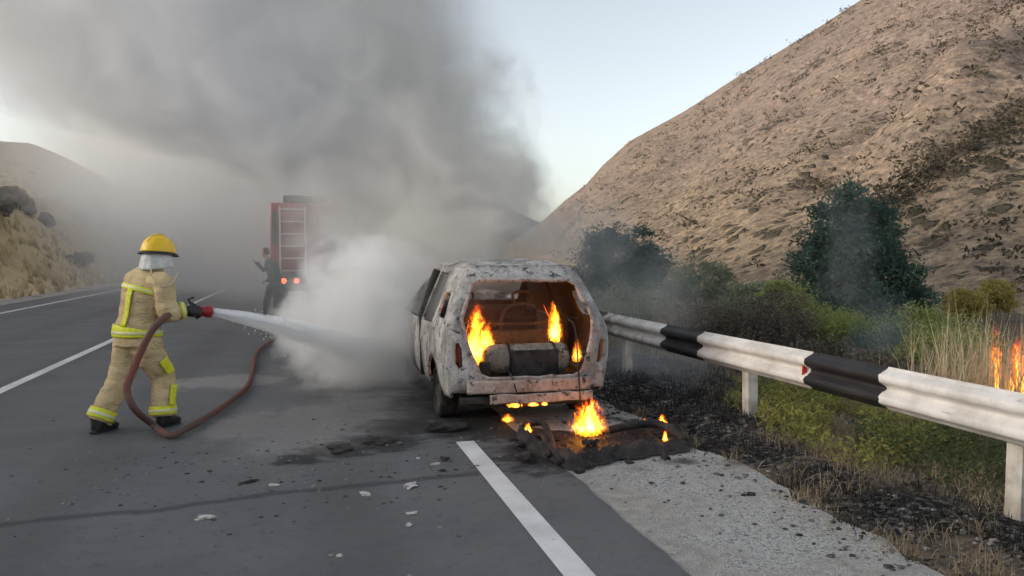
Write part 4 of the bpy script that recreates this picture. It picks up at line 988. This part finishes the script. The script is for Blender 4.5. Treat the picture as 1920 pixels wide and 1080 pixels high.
for i, (px, py, rx, rz, d, lm, lb) in enumerate((
    (1275, 600, .75, .50, 16, 'twig', 'dry grey thicket above the left black rail band'), (1340, 620, .75, .55, 15, 'twig_dark', 'dark scorched thicket right of the dry grey one'),
    (1415, 625, .80, .60, 14.5, 'twig_dark', 'dark scorched thicket behind the longest white rail stretch'), (1465, 600, .65, .62, 15.5, 'twig', 'dry brown thicket left of the bright green bush'), (1545, 680, .75, .40, 13, 'twig_dark', 'dark thicket right behind the black rail band'), (1640, 710, .6, .35, 11, 'twig_dark', 'low dark thicket above the rail joint'))):
    plant('thicket', lb, 'shrub', foot(px, d), [L(px,py,d,rx,rz), L(px-30,py+35,d,rx*.8,rz*.8), L(px+35,py+30,d,rx*.8,rz*.8), L(px,py+60,d,rx,rz*.7)], 280, 40, .07, M[lm], M['twig_dark'], 60+i, group='scorched thickets behind the rail', trunk=.03, limbs=26, clump_r=.17, trunk_name='stem', crown_name='foliage')
# bare pale sapling in front of the thickets
D = 10.5; sp = foot(1650, D); o = empty('sapling', sp); tag(o, 'bare pale twig sapling behind the white end of the rail', 'sapling')
m = MB(); tp_ = W(1650, 655, D)-sp; m.tube([Vector((0,0,-.1)), tp_*.5+Vector((.01,0,0)), tp_], [.010,.008,.004], 6); rnd = random.Random(4)
for i in range(26):
    t = .35+.6*i/26; b = tp_*t; sg = 1 if i % 2 else -1; m.tube([b, b+RT*sg*.10*(1.2-t)+Vector((0,0,.05)), b+RT*sg*.16*(1.2-t)+Vector((0,rnd.uniform(-.08,.08),.12))], [.004,.003,.002], 4)
remeshed('stem', m, .006, M['straw'], o, 0)
# ---- grasses
def blades(name, n, region, h, w, mat, label, lean=.35, seed=1, z=None, seg=2, clump=0):
    rnd = random.Random(seed); m = MB(); i = 0; c0 = None
    while i < n:
        if clump == 0 or c0 is None or rnd.random() < 1/max(1, clump): c0 = region(rnd)
        x, y = c0 if clump == 0 else (c0[0]+rnd.gauss(0,.05), c0[1]+rnd.gauss(0,.05))
        hh = rnd.uniform(*h); a = rnd.random()*6.28; l_ = rnd.gauss(0, lean)*hh; b = rnd.random()*6.28; ww = w*rnd.uniform(.6,1.3)
        zz = (gh(x, y) if z is None else z) - .02; dx, dy = math.cos(a)*ww*.5, math.sin(a)*ww*.5; lx, ly = math.cos(b)*l_, math.sin(b)*l_
        k = len(m.v); m.v += [(x-dx,y-dy,zz),(x+dx,y+dy,zz),(x+lx*.35+dx*.7,y+ly*.35+dy*.7,zz+hh*.55),(x+lx*.35-dx*.7,y+ly*.35-dy*.7,zz+hh*.55),(x+lx,y+ly,zz+hh*(1-.25*abs(l_)/max(hh,.01)))]
        m.f += [(k,k+1,k+2,k+3),(k+3,k+2,k+4)]; i += 1
    return tag(m.build(name, mat, smooth=False, fix=False), label, kind='stuff')
def burn_at(x, y): return max(1-math.hypot(x-a, y-b)/r for a, b, r in BURN)
def reg(x0, x1, y0, y1, cond=None):
    def f(r):
        while True:
            x, y = r.uniform(x0, x1), r.uniform(y0, y1)
            if cond is None or cond(x, y, r): return x, y
    return f
edge = lambda y: 3.08 + .16*(noise.noise(Vector((y*1.1, 3.15, 4))) + .5*noise.noise(Vector((y*4.3, 3.15, 9))))
blades('dry_grass', 11000, reg(3.1, 6.5, 1.6, 9.5, lambda x, y, r: x > edge(y)-.05 and burn_at(x, y) + .5*noise.noise(Vector((x*2.2, y*2.2, 0))) < .24 + .3*r.random()), (.03, .20), .007, M['strawbr'], 'brown dry grass along the scorched verge', .7, 2, clump=14)
blades('straw_grass', 5500, reg(2.9, 5.0, 1.6, 9.0, lambda x, y, r: x > edge(y)-.12 and burn_at(x, y) + .6*noise.noise(Vector((x*2.2+9, y*2.2, 0))) < .05), (.02, .12), .006, M['straw'], 'pale straw stalks along the gravel edge', 1.5, 3, clump=10)
blades('burnt_grass', 15000, reg(3.0, 6.2, 2.6, 10.5, lambda x, y, r: x > edge(y) and burn_at(x, y) + .5*noise.noise(Vector((x*2.2, y*2.2, 0))) > .12 + .25*r.random()), (.02, .13), .009, M['burntgrass'], 'black burnt grass stubble', .9, 4, clump=9)
blades('tall_dry_reeds', 3000, lambda r: (lambda p: (p.x, p.y))(at_lat(r.triangular(1690, 2150, 1930), r.uniform(7.4, 12))), (.4, 1.55), .012, M['straw'], 'tall dry reeds at the right edge, some burning', .24, 5)
blades('slope_grass', 9000, reg(4.9, 12, 4, 17), (.12, .45), .014, M['strawbr'], 'dry grass on the slope below the rail', .5, 6, clump=12)
blades('bank_grass', 30000, reg(-26, -9.9, 18, 105), (.18, .55), .05, leafmat('bank_straw', (.62, .52, .33), (.48, .39, .245), .35, .3), 'yellow dry grass covering the left bank', .5, 7, clump=7)
def weeds(name, n, region, size, mat, label, seed, hmax):
    rnd = random.Random(seed); m = MB()
    for _ in range(n):
        x, y = region(rnd); leaf(m, Vector((x, y, gh(x, y) + hmax*rnd.random()**1.3)), size*rnd.uniform(.6,1.3), rnd, 1.2)
    return tag(m.build(name, mat, smooth=False, fix=False), label, kind='stuff')
def wreg(pxa, pxb, ya, yb, hz=0):
    def f(r):
        g = G(r.uniform(pxa, pxb), r.uniform(ya, yb)); return g.x, g.y
    return f
weeds('green_weeds', 11000, reg(3.95, 5.4, 4.7, 7.6, lambda x, y, r: noise.noise(Vector((x*2.4, y*2.0, 5))) > -.12 and burn_at(x, y) < .35), .045, leafmat('olive_weeds', (.20,.22,.05), (.34,.32,.10), 5, .3), 'low olive green weeds under the guard rail', 21, .20)
weeds('dark_weeds', 9000, reg(4.15, 5.7, 3.3, 5.4, lambda x, y, r: noise.noise(Vector((x*2.0, y*1.6, 8))) > -.25), .04, leafmat('dark_green_weeds', (.045,.07,.026), (.095,.115,.045), 4, .25), 'dark green needle like weeds below the white rail', 22, .30)
# ---- shrubs on the mountain: hundreds of dots
def mshrubs():
    rnd = random.Random(9); m = MB(); b = bmesh.new(); bmesh.ops.create_icosphere(b, subdivisions=1, radius=.5); V0 = [v.co.copy() for v in b.verts]; F0 = [tuple(v.index for v in f.verts) for f in b.faces]; b.free()
    spots = []
    for _ in range(3000):
        px = rnd.uniform(1040, 2500); t = rnd.random()**.8*.98 + .01
        p = mtn_point(px, t)
        if noise.noise(p*.013) + rnd.uniform(-.3,.5) < .05: continue
        spots.append((p, rnd.choice((.5,.7,.9,1.2,1.5))*rnd.uniform(.8,1.2)*(1 + .5*t)))
    for _ in range(300):                                  # the denser line of shrubs in the gully
        k = rnd.random(); px = 1640 + 420*k + rnd.gauss(0, 22); py = 400 - 270*k + rnd.gauss(0, 20)
        spots.append((mtn_at(px, max(py, lerp_tab(RIDGE, px)+4)), rnd.uniform(.6, 1.5)))
    for p, s_ in spots:
        for _ in range(20):
            u = Vector((rnd.gauss(0,.42), rnd.gauss(0,.42), abs(rnd.gauss(0,.34))))*s_; leaf(m, p+u, .40*s_*rnd.uniform(.6,1.2), rnd, .6)
    tag(m.build('mountain_shrubs', leafmat('mountain_shrub', (.05, .045, .032), (.09, .075, .05), .3, .2), smooth=False, fix=False), 'scattered dry shrubs dotting the mountain slope', kind='stuff')
mshrubs()
# ---- left bank: rocks and a lone bush
M['rock'] = simple('dark_rock', (.085, .075, .068), (.16, .14, .12), 1.2, .95, .9, .15, .1)
for i, (px, py, d, s_, lb) in enumerate(((14, 405, 44, 1.6, 'dark rock outcrop at the left edge of the bank'), (48, 420, 45, 1.2, 'dark rock beside the leftmost outcrop'), (84, 432, 47, 1.1, 'rightmost and lowest of the dark rocks on the bank'), (30, 380, 50, 1.2, 'uppermost dark rock on the left bank'), (-5, 440, 40, 1.3, 'rock cut by the left picture edge'))):
    p = W(px, py, d); z = gh(p.x, p.y); o = lump('rock', (p.x, p.y, z+.15*s_), (s_*1.1, s_*.9, s_*.9), M['rock'], 70+i, .55, 3, i*.9); tag(o, lb, 'rock', 'rocks on the left bank')
p = at_lat(146, 44); p.z = gh(p.x, p.y)
plant('bush', 'lone dark bush on the yellow left bank', 'bush', p, [(p+Vector((0,0,.35)), (.75,.6,.35)), (p+Vector((.5,0,.5)), (.4,.4,.3))], 60, 30, .12, leafmat('dark_olive', (.06,.05,.02), (.10,.075,.03), 1, .2), M['bark'], 90, trunk=.04, limbs=6, clump_r=.15, trunk_name='stem', crown_name='foliage')
# ================================================================== FLAMES AND WATER
def mat_flame(name, c, h, seed, dens=60, warm=1.0, w=.2):
    """fire lives in the volume: bright shreds stretched upwards, yellow low down, orange at the tips"""
    t = NT(name); p = t.obj(); x, y, z = t.xyz(p); u = t.ma('DIVIDE', z, h)
    q = t.vm('MULTIPLY', t.vm('ADD', p, (seed*1.7, seed*.9, -seed)), (1.0, 1.0, .42))
    n = t.noise(q, 3.2/w, 5, .65, 1.8); r = t.ma('DIVIDE', t.vm('LENGTH', t.vec(x, y, 0)), w)
    prof = t.ramp(u, [(0, .55), (.18, 1.0), (.5, .62), (.8, .3), (1, .05)])
    core = t.ma('SUBTRACT', prof, r)
    f = t.ma('ADD', core, t.ma('MULTIPLY', t.ma('SUBTRACT', n, .54), 3.7))
    f = t.ma('MULTIPLY', t.mr(f, .05, .55), t.mr(t.ma('ADD', u, t.ma('MULTIPLY', n, .3)), 1.15, .85))
    hot = t.ma('SUBTRACT', f, t.ma('MULTIPLY', u, .45))
    col = t.ramp(hot, [(0, (1, .08, .006)), (.35, (1, .19, .010)), (.75, (1, .33, .018)), (1, (1, .50, .06))])
    v = t.n('ShaderNodeEmission'); t.set(v, 'Color', col); t.set(v, 'Strength', t.ma('MULTIPLY', t.ma('POWER', f, 1.5), dens/w*.25*warm))
    t.t.links.new(v.outputs[0], t.out.inputs['Volume']); return fixrate(t.m, .25)
def mat_core(seed, w, h):
    t = NT('flame_core'); p = t.obj(); z = t.xyz(p)[2]
    n = t.noise(t.vm('MULTIPLY', p, (1, 1, .5)), 3.5/w, 3)
    u = t.ma('ADD', t.ma('DIVIDE', z, h), t.ma('MULTIPLY', t.ma('SUBTRACT', n, .5), .8))
    e = t.n('ShaderNodeEmission'); t.set(e, 'Color', t.ramp(u, [(.1, (1, .36, .02)), (.45, (1, .21, .008)), (.8, (1, .09, .005))])); t.set(e, 'Strength', .7)
    t.t.links.new(e.outputs[0], t.out.inputs['Surface']); return t.m
def fixrate(m, r): m.cycles.volume_step_rate = r; return m
def tongue(mb, b, h, r, rnd, lean):
    k = 7; pts, rad = [], []; ph = rnd.random()*6
    for i in range(k+1):
        t = i/k; pts.append(Vector(b) + Vector((lean.x*t*t + .18*h*math.sin(ph+t*4)*t*.5, lean.y*t*t, h*t))); rad.append((r*(.55+.9*t)*(1-t)**.75 + .002, r*.6*(.55+.9*t)*(1-t)**.75 + .002))
    mb.tube(pts, rad, 8)
def flame(loc, h, w, label, seed, n=5, parent=None, lean=(0,0,0), dens=44, warm=1.0):
    rnd = random.Random(seed); o = empty('flame', loc); tag(o, label, 'flame', 'flames of the car fire'); lean = Vector(lean)
    m = MB(); m.lathe([(w*.6,0),(w*1.15,.02*h),(w*1.3,.25*h),(w*1.1,.6*h),(w*.7,.9*h),(w*.2,1.12*h)], 16)
    for i, v in enumerate(m.v):
        t = v[2]/h; m.v[i] = (v[0]+lean.x*t*t, v[1]+lean.y*t*t, v[2])
    m.build('fire_glow', mat_flame('flame_glow', None, h*1.05, seed, dens, warm, w*1.1), o)
    tm = MB()
    for i in range(n):
        a = rnd.random()*6.28; rr = w*.55*rnd.random(); tongue(tm, (rr*math.cos(a), rr*math.sin(a), 0), h*rnd.uniform(.4,.85)*(1-.5*rr/w), w*rnd.uniform(.09,.19), rnd, lean*.8)
    tm.lathe([(.001,0),(w*.55,.01*h),(w*.5,.07*h),(w*.15,.12*h),(.001,.13*h)], 10)
    remeshed('flame_core', tm, max(.005, w*.045), mat_core(seed, w, h), o, 1, w*.05, 6/w, seed)
    return o
carm = Matrix.Translation(burnt.location) @ Matrix.Rotation(burnt.rotation_euler.z, 4, 'Z')
cl = lambda x, y, z: carm @ Vector((x, y, z))
flame(cl(-.43, .42, .54), .62, .145, 'tall flame at the left inside the tailgate opening', 1, 9, lean=(.05,0,0))
flame(cl(-.30, .50, .60), .34, .07, 'smaller flame right beside the tall one in the boot', 2, 4)
flame(cl(.40, .55, .70), .52, .07, 'slim flame at the right inside the tailgate opening', 3, 4, lean=(-.12,0,0))
flame(cl(.60, .45, .52), .26, .05, 'dim low flame in the right corner of the boot', 7, 3, warm=.4)
g = G(1103, 822); flame((g.x, g.y, .03), .36, .15, 'large flame on the melted bumper lying on the road', 4, 11, lean=(-.05,0,0), dens=58)
g = G(990, 832); flame((g.x, g.y, .09), .10, .035, 'small flame at the left end of the melted bumper', 5, 3)
g = G(1241, 812); flame((g.x, g.y, .07), .11, .04, 'small flame at the right end of the melted bumper', 6, 3)
g = G(1209, 812); flame((g.x, g.y, .07), .07, .028, 'tiny flame just left of the right end flame', 8, 3, warm=.6)
g = G(1247, 842); flame((g.x, g.y, .06), .11, .022, 'thin flame licking out of the front of the bumper', 9, 2)
for i, (x, wd_, lb) in enumerate(((-.18, .075, 'leftmost flame licking under the bumper beam'), (-.01, .05, 'middle flame licking under the bumper beam'), (.10, .03, 'rightmost flame licking under the bumper beam'))):
    flame(cl(x, -.05, .205), .045+.2*wd_, wd_, lb, 20+i, 4)
g = G(952, 795); flame((g.x, g.y, .02), .09, .06, 'ember glow on the road under the bumper beam', 25, 3, warm=.35)
p = W(1866, 690, 8.9); p.z = gh(p.x, p.y); flame(p, 1.45, .15, 'flame among the tall dry reeds, left of two', 26, 5, warm=.3)
p = W(1908, 745, 8.4); p.z = gh(p.x, p.y); flame(p, 1.35, .16, 'flame among the tall dry reeds at the right edge', 27, 5, warm=.5)
# ---- brown smoke hanging inside the burning car
t_ = NT('cabin_smoke_volume'); v_ = t_.n('ShaderNodeVolumePrincipled'); t_.set(v_, 'Color', (.40, .30, .27, 1)); t_.set(v_, 'Density', .3); t_.t.links.new(v_.outputs[0], t_.out.inputs['Volume'])
m = MB(); m.box((0, 1.25, .92), (1.04, 1.7, .80)); cs_ = m.build('cabin_smoke', t_.m, None, smooth=False); cs_.matrix_world = carm; tag(cs_, 'reddish brown smoke filling the burning car', 'smoke', kind='stuff')
# ---- water jet
def mat_water():
    t = NT('spray_white'); p = t.obj(); n = t.noise(t.vm('MULTIPLY', p, (6, 6, .8)), 6, 4)
    t.bsdf(t.mix(n, (.80,.82,.84), (.92,.93,.94)), .5, n, .5, .02, .4); return t.m
ndir = (noz1-noz0).normalized(); j0 = noz1 + ffbase + ndir*.01; j1 = W(675, 662, 9.4)
jet = empty('water_jet', j0); tag(jet, 'white water jet spraying from the red nozzle into the steam', 'water jet')
dv = (j1-j0); q = Matrix.Identity(3); zq = dv.normalized(); qx = zq.orthogonal().normalized(); M3 = Matrix((qx, zq.cross(qx), zq)).transposed()
LJ = dv.length
def jet_pts(k, r0, r1, sag=.10): return [(M3 @ Vector((0,0,LJ*i/k)) + Z*(sag*4*(i/k)*(1-i/k)*.5), r0 + (r1-r0)*(i/k)) for i in range(k+1)]
jp = jet_pts(18, .030, .10); m = MB(); m.tube([a for a, b in jp[:13]], [(b*.55*(1+.35*noise.noise(a*14)) + .004)*max(.02, 1-(i/12)**1.2*.99) for i, (a, b) in enumerate(jp[:13])], 14)
m.build('water_core', mat_water(), jet)
jp = jet_pts(18, .040, .19); m = MB(); m.tube([a for a, b in jp], [b for a, b in jp], 18)
def mat_spray():
    t = NT('spray_mist'); p = t.obj(); ax = t.vm('DOT_PRODUCT', p, tuple(zq)); u = t.ma('DIVIDE', ax, LJ)
    n = t.noise(t.vm('ADD', p, t.vm('SCALE', tuple(zq), scale=t.ma('MULTIPLY', ax, -.88))), 22, 5, .65)
    vol = t.ma('MULTIPLY', t.mr(n, .36, .58), t.ramp(u, [(0, 1), (.4, .55), (1, .3)]))
    v = t.n('ShaderNodeVolumePrincipled'); t.set(v, 'Color', (.97,.97,.97,1)); t.set(v, 'Density', t.ma('MULTIPLY', vol, 38)); t.t.links.new(v.outputs[0], t.out.inputs['Volume']); return fixrate(t.m, .3)
m.build('spray_mist', mat_spray(), jet)

rd = random.Random(14); dm = MB()
for i in range(420):                                       # drops torn off the stream
    t = rd.random()**.7; c = M3 @ Vector((rd.gauss(0, .03+.11*t), rd.gauss(0, .03+.11*t), LJ*t)) + Z*(.2*t*(1-t)) - Z*abs(rd.gauss(0, .10*t)); r_ = rd.uniform(.003, .008)
    dm.add([c+Vector(v)*r_ for v in ((1,0,0),(-1,0,0),(0,1,0),(0,-1,0),(0,0,1.6),(0,0,-1.6))], [(0,2,4),(2,1,4),(1,3,4),(3,0,4),(2,0,5),(1,2,5),(3,1,5),(0,3,5)])
dm.build('water_drops', mat_water(), jet, fix=False)['kind'] = 'stuff'
# ================================================================== SMOKE, STEAM
def blob_hull(name, mat, fn, n=28, m=18):
    mb = MB(); mb.v = []
    for i in range(m+1):
        for j in range(n): mb.v.append(tuple(fn(i/m, 2*math.pi*j/n)))
    mb.f = [(i*n+j, i*n+(j+1)%n, (i+1)*n+(j+1)%n, (i+1)*n+j) for i in range(m) for j in range(n)]
    mb.f += [tuple(reversed(range(n))), tuple(m*n+j for j in range(n))]
    return mb.build(name, mat)
def vol_out(t, dens, col, aniso=.1, csock=None):
    v = t.n('ShaderNodeVolumePrincipled'); t.set(v, 'Color', csock if csock else (*col, 1)); t.set(v, 'Anisotropy', aniso); t.set(v, 'Density', dens)
    t.t.links.new(v.outputs[0], t.out.inputs['Volume']); return v
def fixrate(m, r): m.cycles.volume_step_rate = r; return m
# main plume: leaning axis with a radius for every height
PL = [(0.4, 770, 10.2, 1.5), (1.0, 785, 10.6, 1.95), (1.6, 805, 11.0, 2.25), (2.2, 810, 11.4, 2.45), (2.7, 770, 12.0, 2.75), (3.3, 675, 12.8, 3.5), (4.0, 515, 13.6, 5.1), (6.0, 310, 15, 6.9), (8.0, 190, 16, 7.5), (11., 100, 17.5, 7.2), (14, -100, 19, 7.4)]
PZ = 14.0
def pl(z):
    tab = [[(r[0], at_lat(r[1], r[2])[k]) for r in PL] for k in (0, 1)]
    return lerp_tab(tab[0], z), lerp_tab(tab[1], z), lerp_tab([(r[0], r[3]) for r in PL], z)
def mat_plume():
    t = NT('smoke_grey'); p = t.pos(); x, y, z = t.xyz(p)
    zt = t.ma('DIVIDE', z, PZ)
    stops = []
    for k in range(28):
        zz = .5 + (PZ-.5)*(k/27)**1.5; a, b, r = pl(zz); stops.append((zz/PZ, ((a+20)/40, b/40, r/10)))
    cx, cyy, cr = t.xyz(t.ramp(zt, stops))
    wob = t.noise(p, .35, 2); wob2 = t.ma('MULTIPLY', t.ma('SUBTRACT', wob, .5), 2.2)
    dx = t.ma('ADD', t.ma('SUBTRACT', x, t.ma('SUBTRACT', t.ma('MULTIPLY', cx, 40), 20)), wob2); dy = t.ma('SUBTRACT', y, t.ma('MULTIPLY', cyy, 40))
    d = t.ma('DIVIDE', t.vm('LENGTH', t.vec(dx, dy, 0)), t.ma('MULTIPLY', cr, 10))
    nz = t.noise(p, .85, 6, .62, 1.1)
    q = t.ma('ADD', t.ma('SUBTRACT', 1, d), t.ma('MULTIPLY', t.ma('SUBTRACT', nz, .53), 2.1))
    q = t.ma('MINIMUM', q, t.ma('MULTIPLY', t.ma('SUBTRACT', .98, d), 6))
    dens = t.ma('MULTIPLY', t.mr(q, .05, .65), t.mr(z, PZ, PZ-2))
    dens = t.ma('MULTIPLY', dens, t.ma('MULTIPLY', t.mr(z, .7, 1.5), t.mr(z, 2.2, 5.0, 2.7, 1.0)))
    vol_out(t, t.ma('MULTIPLY', dens, .66), (.735, .735, .74), .2, t.mix(t.mr(x, -1.2, 2.2), (.80, .812, .838), (.84, .825, .80)))  # warm backlight of the low sky tinted into the smoke colour towards the right
    return fixrate(t.m, .35)
def plume_fn(u, a):
    z = .5 + (PZ-.5)*u; x, y, r = pl(z); return (x + math.cos(a)*r*1.03, y + math.sin(a)*r*1.03, z)
tag(blob_hull('smoke_plume', mat_plume(), plume_fn), 'thick grey smoke plume leaning left above the burning car', 'smoke', kind='stuff')
# smoke that has drifted behind, over the road and the left hill
def mat_ell(name, c, r, dens, col, nscale, namp, aniso=.1, edge=.6, rate=.5, stretch=(1,1,1), off=.5, soft0=0.02, detail=4):
    t = NT(name); p = t.pos()
    d = t.vm('LENGTH', t.vm('DIVIDE', t.vm('SUBTRACT', p, tuple(c)), tuple(r)))
    nz = t.noise(t.vm('MULTIPLY', p, stretch), nscale, detail, .6, .5)
    q = t.ma('ADD', t.ma('SUBTRACT', 1, d), t.ma('MULTIPLY', t.ma('SUBTRACT', nz, off), namp))
    q = t.ma('MINIMUM', q, t.ma('MULTIPLY', t.ma('SUBTRACT', .99, d), 5))
    vol_out(t, t.ma('MULTIPLY', t.mr(q, soft0, edge), dens), col, aniso); return fixrate(t.m, rate)
def ell(name, c, r, dens, col, nscale, namp, label, **kw):
    c = Vector(c); m = mat_ell(name+'_volume', c, r, dens, col, nscale, namp, **kw)
    f = lambda u, a: (c.x + r[0]*math.sin(math.pi*(.02+.96*u))*math.cos(a), c.y + r[1]*math.sin(math.pi*(.02+.96*u))*math.sin(a), max(.012, c.z - r[2]*math.cos(math.pi*(.02+.96*u))))
    return tag(blob_hull(name, m, f, 24, 14), label, 'smoke', kind='stuff')
ell('drifting_smoke', (-.8, 44, 7), (11.5, 27, 17), .32, (.75, .76, .78), .12, .8, 'thin grey smoke drifting over the road and hill behind', edge=.7, rate=.6)
ell('drifting_smoke', (-11, 62, 9), (11, 30, 15), .045, (.76, .76, .76), .12, .9, 'thin smoke trailing over the left hill', edge=.7, rate=.6)
ell('smoke_veil', tuple(at_lat(560, 17.5) + Vector((0, 0, 1.6))), (3.0, 3.6, 2.6), .09, (.82, .83, .84), .55, 1.0, 'smoke veil in front of the fire engine', edge=.6, rate=.5)
ell('steam_cloud', tuple(W(690, 605, 9.5)), (1.25, 1.05, 1.2), 2.4, (.998, .998, .998), 2.0, 1.7, 'dense white steam where the water jet hits the car', edge=.45, rate=.3, detail=6)
for i, (px, py, dd, r, dn, lb) in enumerate(((1590, 470, 17, (.9, .9, 2.0), .13, 'thin bluish smoke wisp rising in front of the large tree'), (1655, 650, 12, (.6, .6, 1.0), .25, 'small smoke wisp low behind the white end of the rail'), (1190, 560, 13, (1.6, 1.8, 1.1), .17, 'pale smoke hanging over the rail right of the car'), (1085, 430, 13.5, (1.2, 1.2, .9), .4, 'pale smoke curling off the car roof'), (1230, 690, 9.8, (1.1, 1.3, .5), .28, 'low smoke creeping over scorched ground right of the car'))):
    ell('smoke_wisp', tuple(W(px, py, dd)), r, dn, (.90, .91, .93), 1.7, 2.4, lb, edge=.9, rate=.5, stretch=(1, 1, .55), off=.48)['group'] = 'smoke wisps on the right'
